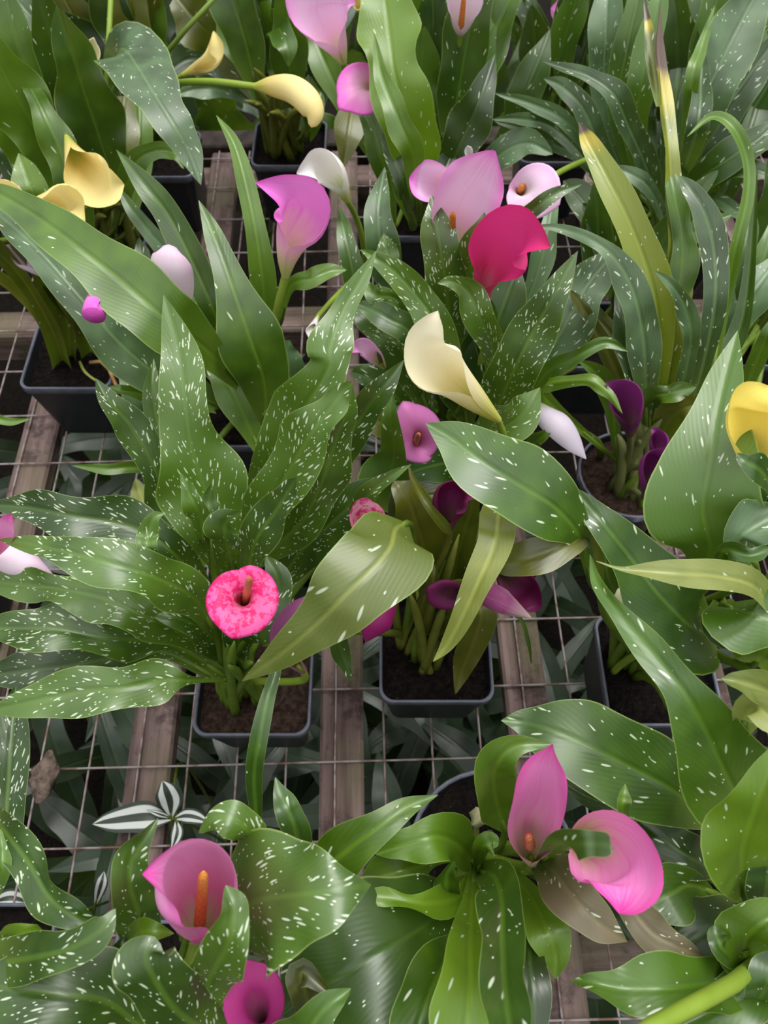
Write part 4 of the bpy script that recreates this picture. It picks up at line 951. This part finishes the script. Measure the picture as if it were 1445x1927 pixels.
# --- X, Z: front corner
for d, m, kw in (
 ('400,1760,26,30 440,1720,33,155 490,1693,37,232 545,1685,39,218 600,1680,40,152 650,1672,40,86 698,1665,39,2', 'spk', dict(roll=-8, cup=-.08, wave=.1)),
 ('560,1700,26,30 610,1640,31,78 660,1595,33,88 715,1555,34,66 765,1520,34,36 824,1496,34,2', 'bright', dict(roll=-6)),
 ('560,1660,26,20 560,1580,33,52 545,1530,35,50 528,1495,35,30 518,1463,35,2', 'mid', {}),
 ('470,1640,30,30 475,1580,36,62 445,1545,38,68 405,1540,38,46 374,1568,37,5', 'spk', dict(cup=-.2)),
 ('260,1790,26,30 262,1725,33,88 245,1668,36,84 247,1620,37,66 275,1575,38,30 297,1540,38,2', 'spk', dict(roll=10)),
 ('420,1960,30,80 335,1905,37,115 290,1840,40,122 275,1795,41,100 290,1762,41,20', 'spk', dict(cup=-.15)),
 ('380,1910,30,40 395,1840,37,98 430,1775,41,78 440,1712,42,60 425,1666,42,5', 'spk', dict(roll=12)),
 ('230,1790,28,30 270,1755,34,46 327,1757,34,3', 'bright', {}),
 ('430,1860,24,20 450,1825,29,40 500,1805,30,5', 'dark', {}),
 ('590,1920,28,40 575,1870,33,60 570,1830,34,50 620,1870,34,8', 'olive', {}),
 ('490,1640,18,10 482,1530,24,22 478,1460,27,33 486,1400,29,34 502,1320,30,28 520,1260,30,20 530,1200,30,2', 'mid', dict(wave=.02)),
 ('480,2000,28,40 560,1960,33,100 610,1900,35,60 660,1860,35,5', 'mid', {}),
 ('350,1770,24,20 350,1740,28,40 345,1720,29,30', 'dark', {}),
 ('560,1700,22,20 600,1720,26,60 640,1700,27,50 650,1680,27,4', 'mid', {}),
): leaf(Xp, m, d, **kw)
petal(Xp, 'pinkdeep', '372,1764,28,24,190 376,1737,32,68,190 378,1704,35.5,122,198 368,1668,38.2,148,165 342,1645,40.5,140,100 305,1642,41.5,76,72 268,1645,42,3,50', spadix=(383, 1640, 40.5, 'o'), stemr=(.005, .0045))
spathe(Xp, 'magenta', (500, 1935, 27), (485, 1895, 33), (450, 1790, 36), 30, 56, 40, 55, 50)
for d, m, kw in (
 ('-20,1520,24,30 10,1565,31,60 55,1625,33,64 92,1685,34,62 135,1722,35,50 180,1735,35,36 217,1712,35,5', 'spk', dict(roll=(10, 30))),
 ('-30,1815,30,80 60,1802,35,84 130,1785,37,72 190,1750,38,50 217,1710,38,4', 'spk', dict(cup=-.1, roll=-6)),
 ('-10,1660,18,40 10,1580,20,64 15,1490,21,78 20,1410,22,74 28,1330,22,40 30,1290,22,4', 'spk', dict(wave=.02)),
 ('-30,1720,24,30 0,1650,32,36 5,1600,33,20 0,1560,33,4', 'mid', {}),
 ('300,1970,26,40 210,1890,31,140 120,1872,33,155 30,1862,33,140 -60,1850,32,20', 'spk', dict(roll=6, cup=.1)),
 ('180,1860,24,20 205,1830,29,50 225,1790,30,40 235,1760,30,4', 'dark', {}),
 ('-20,1790,26,40 30,1760,32,40 80,1750,33,20', 'bright', {}),
): leaf(Zp, m, d, **kw)

# --- O, Y: plants standing just outside
petal(Op, 'pinkdeep', '-30,1052,29,16,190 -12,1025,32,42,150 5,995,34,46,100 20,966,35,6,60')
petal(Op, 'blush', '-30,1030,27,20,190 10,1050,28,54,140 55,1068,28,46,100 106,1089,27,3,50', face=(0, .49, -.87))
fan(Op, 6, ['mid', 'spk'], (150, 330), (.2, .6), (.16, .28), (.03, .05))
leaf(Op, 'plain', '-60,790,20,20 -20,785,22,24 20,793,22,14 58,788,22,2')
petal(Yp, 'yellow', '1408,885,36,20,190 1414,855,38,54,188 1424,818,40,100,150 1432,782,41.5,122,115 1440,752,42,104,92 1452,728,42,30,60')
spathe(Yp, 'straw', (1395, 760, 32), (1388, 735, 34), (1382, 712, 35), 16, 12, 6, 0, 0)
leaf(Yp, 'mid', '1460,935,38,20 1434,888,43,56 1405,870,44,36 1386,853,44,4')
fan(Yp, 6, ['mid', 'plain'], (-60, 90), (.1, .5), (.2, .3), (.04, .06))

# ------------------------------------------------------------------ small things
def striped(label, spots):
    x, y, h = spots[0][0][:3]; P = empty('striped_wandering_plant', at(*spots[0][0][:3]) * 1.0); P.location.z = -.5
    tag(P, label, 'plant', 'silver-striped trailing plants'); ROOT[P.name] = (P.location.copy(), .01)
    for stn in spots:
        rows = [];
        for a in stn:
            q = at(a[0], a[1], a[2]); rows.append((q.x, q.y, q.z, a[3] * mpp(q)))
        blade(P, STRIPE, rows, roll=0, cup=.15, wave=.02, pet='d', root=P.location + Vector((0, 0, .0)), petr=(.0018, .0014))
striped('silver and dark striped trailing plant poking through the mesh onto a slat', [
 ((322, 1540, 1.5, 10), (280, 1537, 2.2, 52), (235, 1541, 2.2, 50), (200, 1546, 2, 30), (174, 1551, 1.8, 2)),
 ((322, 1538, 1.5, 8), (320, 1510, 3, 44), (314, 1490, 4, 44), (306, 1470, 4.5, 6)), ((330, 1540, 1.5, 8), (350, 1535, 2, 26), (375, 1540, 2, 22), (392, 1548, 2, 2)),
 ((318, 1538, 1.8, 6), (300, 1532, 3, 12), (275, 1524, 3.4, 2)), ((332, 1545, 1.5, 6), (333, 1570, 1.4, 24), (322, 1600, 1, 2))])
striped('silver-striped trailing plant lying in the dark below the mesh', [
 ((110, 1745, -6, 10), (70, 1735, -5, 44), (30, 1725, -5, 40), (0, 1730, -5, 3)), ((110, 1745, -6, 8), (130, 1760, -5, 36), (150, 1790, -5, 3)),
 ((60, 1700, -8, 8), (20, 1690, -7, 34), (-20, 1700, -7, 3)), ((180, 1700, -8, 8), (190, 1665, -6, 26), (196, 1640, -6, 3)), ((100, 1745, -6, 8), (60, 1770, -5, 34), (30, 1800, -5, 3))])
# crumpled dead leaf caught on the wire
c = at(82, 1460, 1.2); V, Fc = [], []
for i in range(13):
    for j in range(16):
        t = i / 12; a = 2 * math.pi * j / 16; r = .013 * math.sin(math.pi * (.06 + .88 * t)) * (1 + .5 * noise.noise(Vector((math.cos(a) * 2, math.sin(a) * 2, t * 4))))
        V.append((r * math.cos(a), .052 * (t - .5), r * math.sin(a) * .6 + .003 * noise.noise(Vector((t * 9, a, 1)))))
for i in range(12):
    for j in range(16): Fc.append((i * 16 + j, i * 16 + (j + 1) % 16, (i + 1) * 16 + (j + 1) % 16, (i + 1) * 16 + j))
dl = link('dead_leaf', mesh('dead_leaf', V, Fc), DRY); dl.location = (c.x, c.y, .009); tag(dl, 'crumpled dark dead leaf caught on the wire mesh', 'dead leaf')
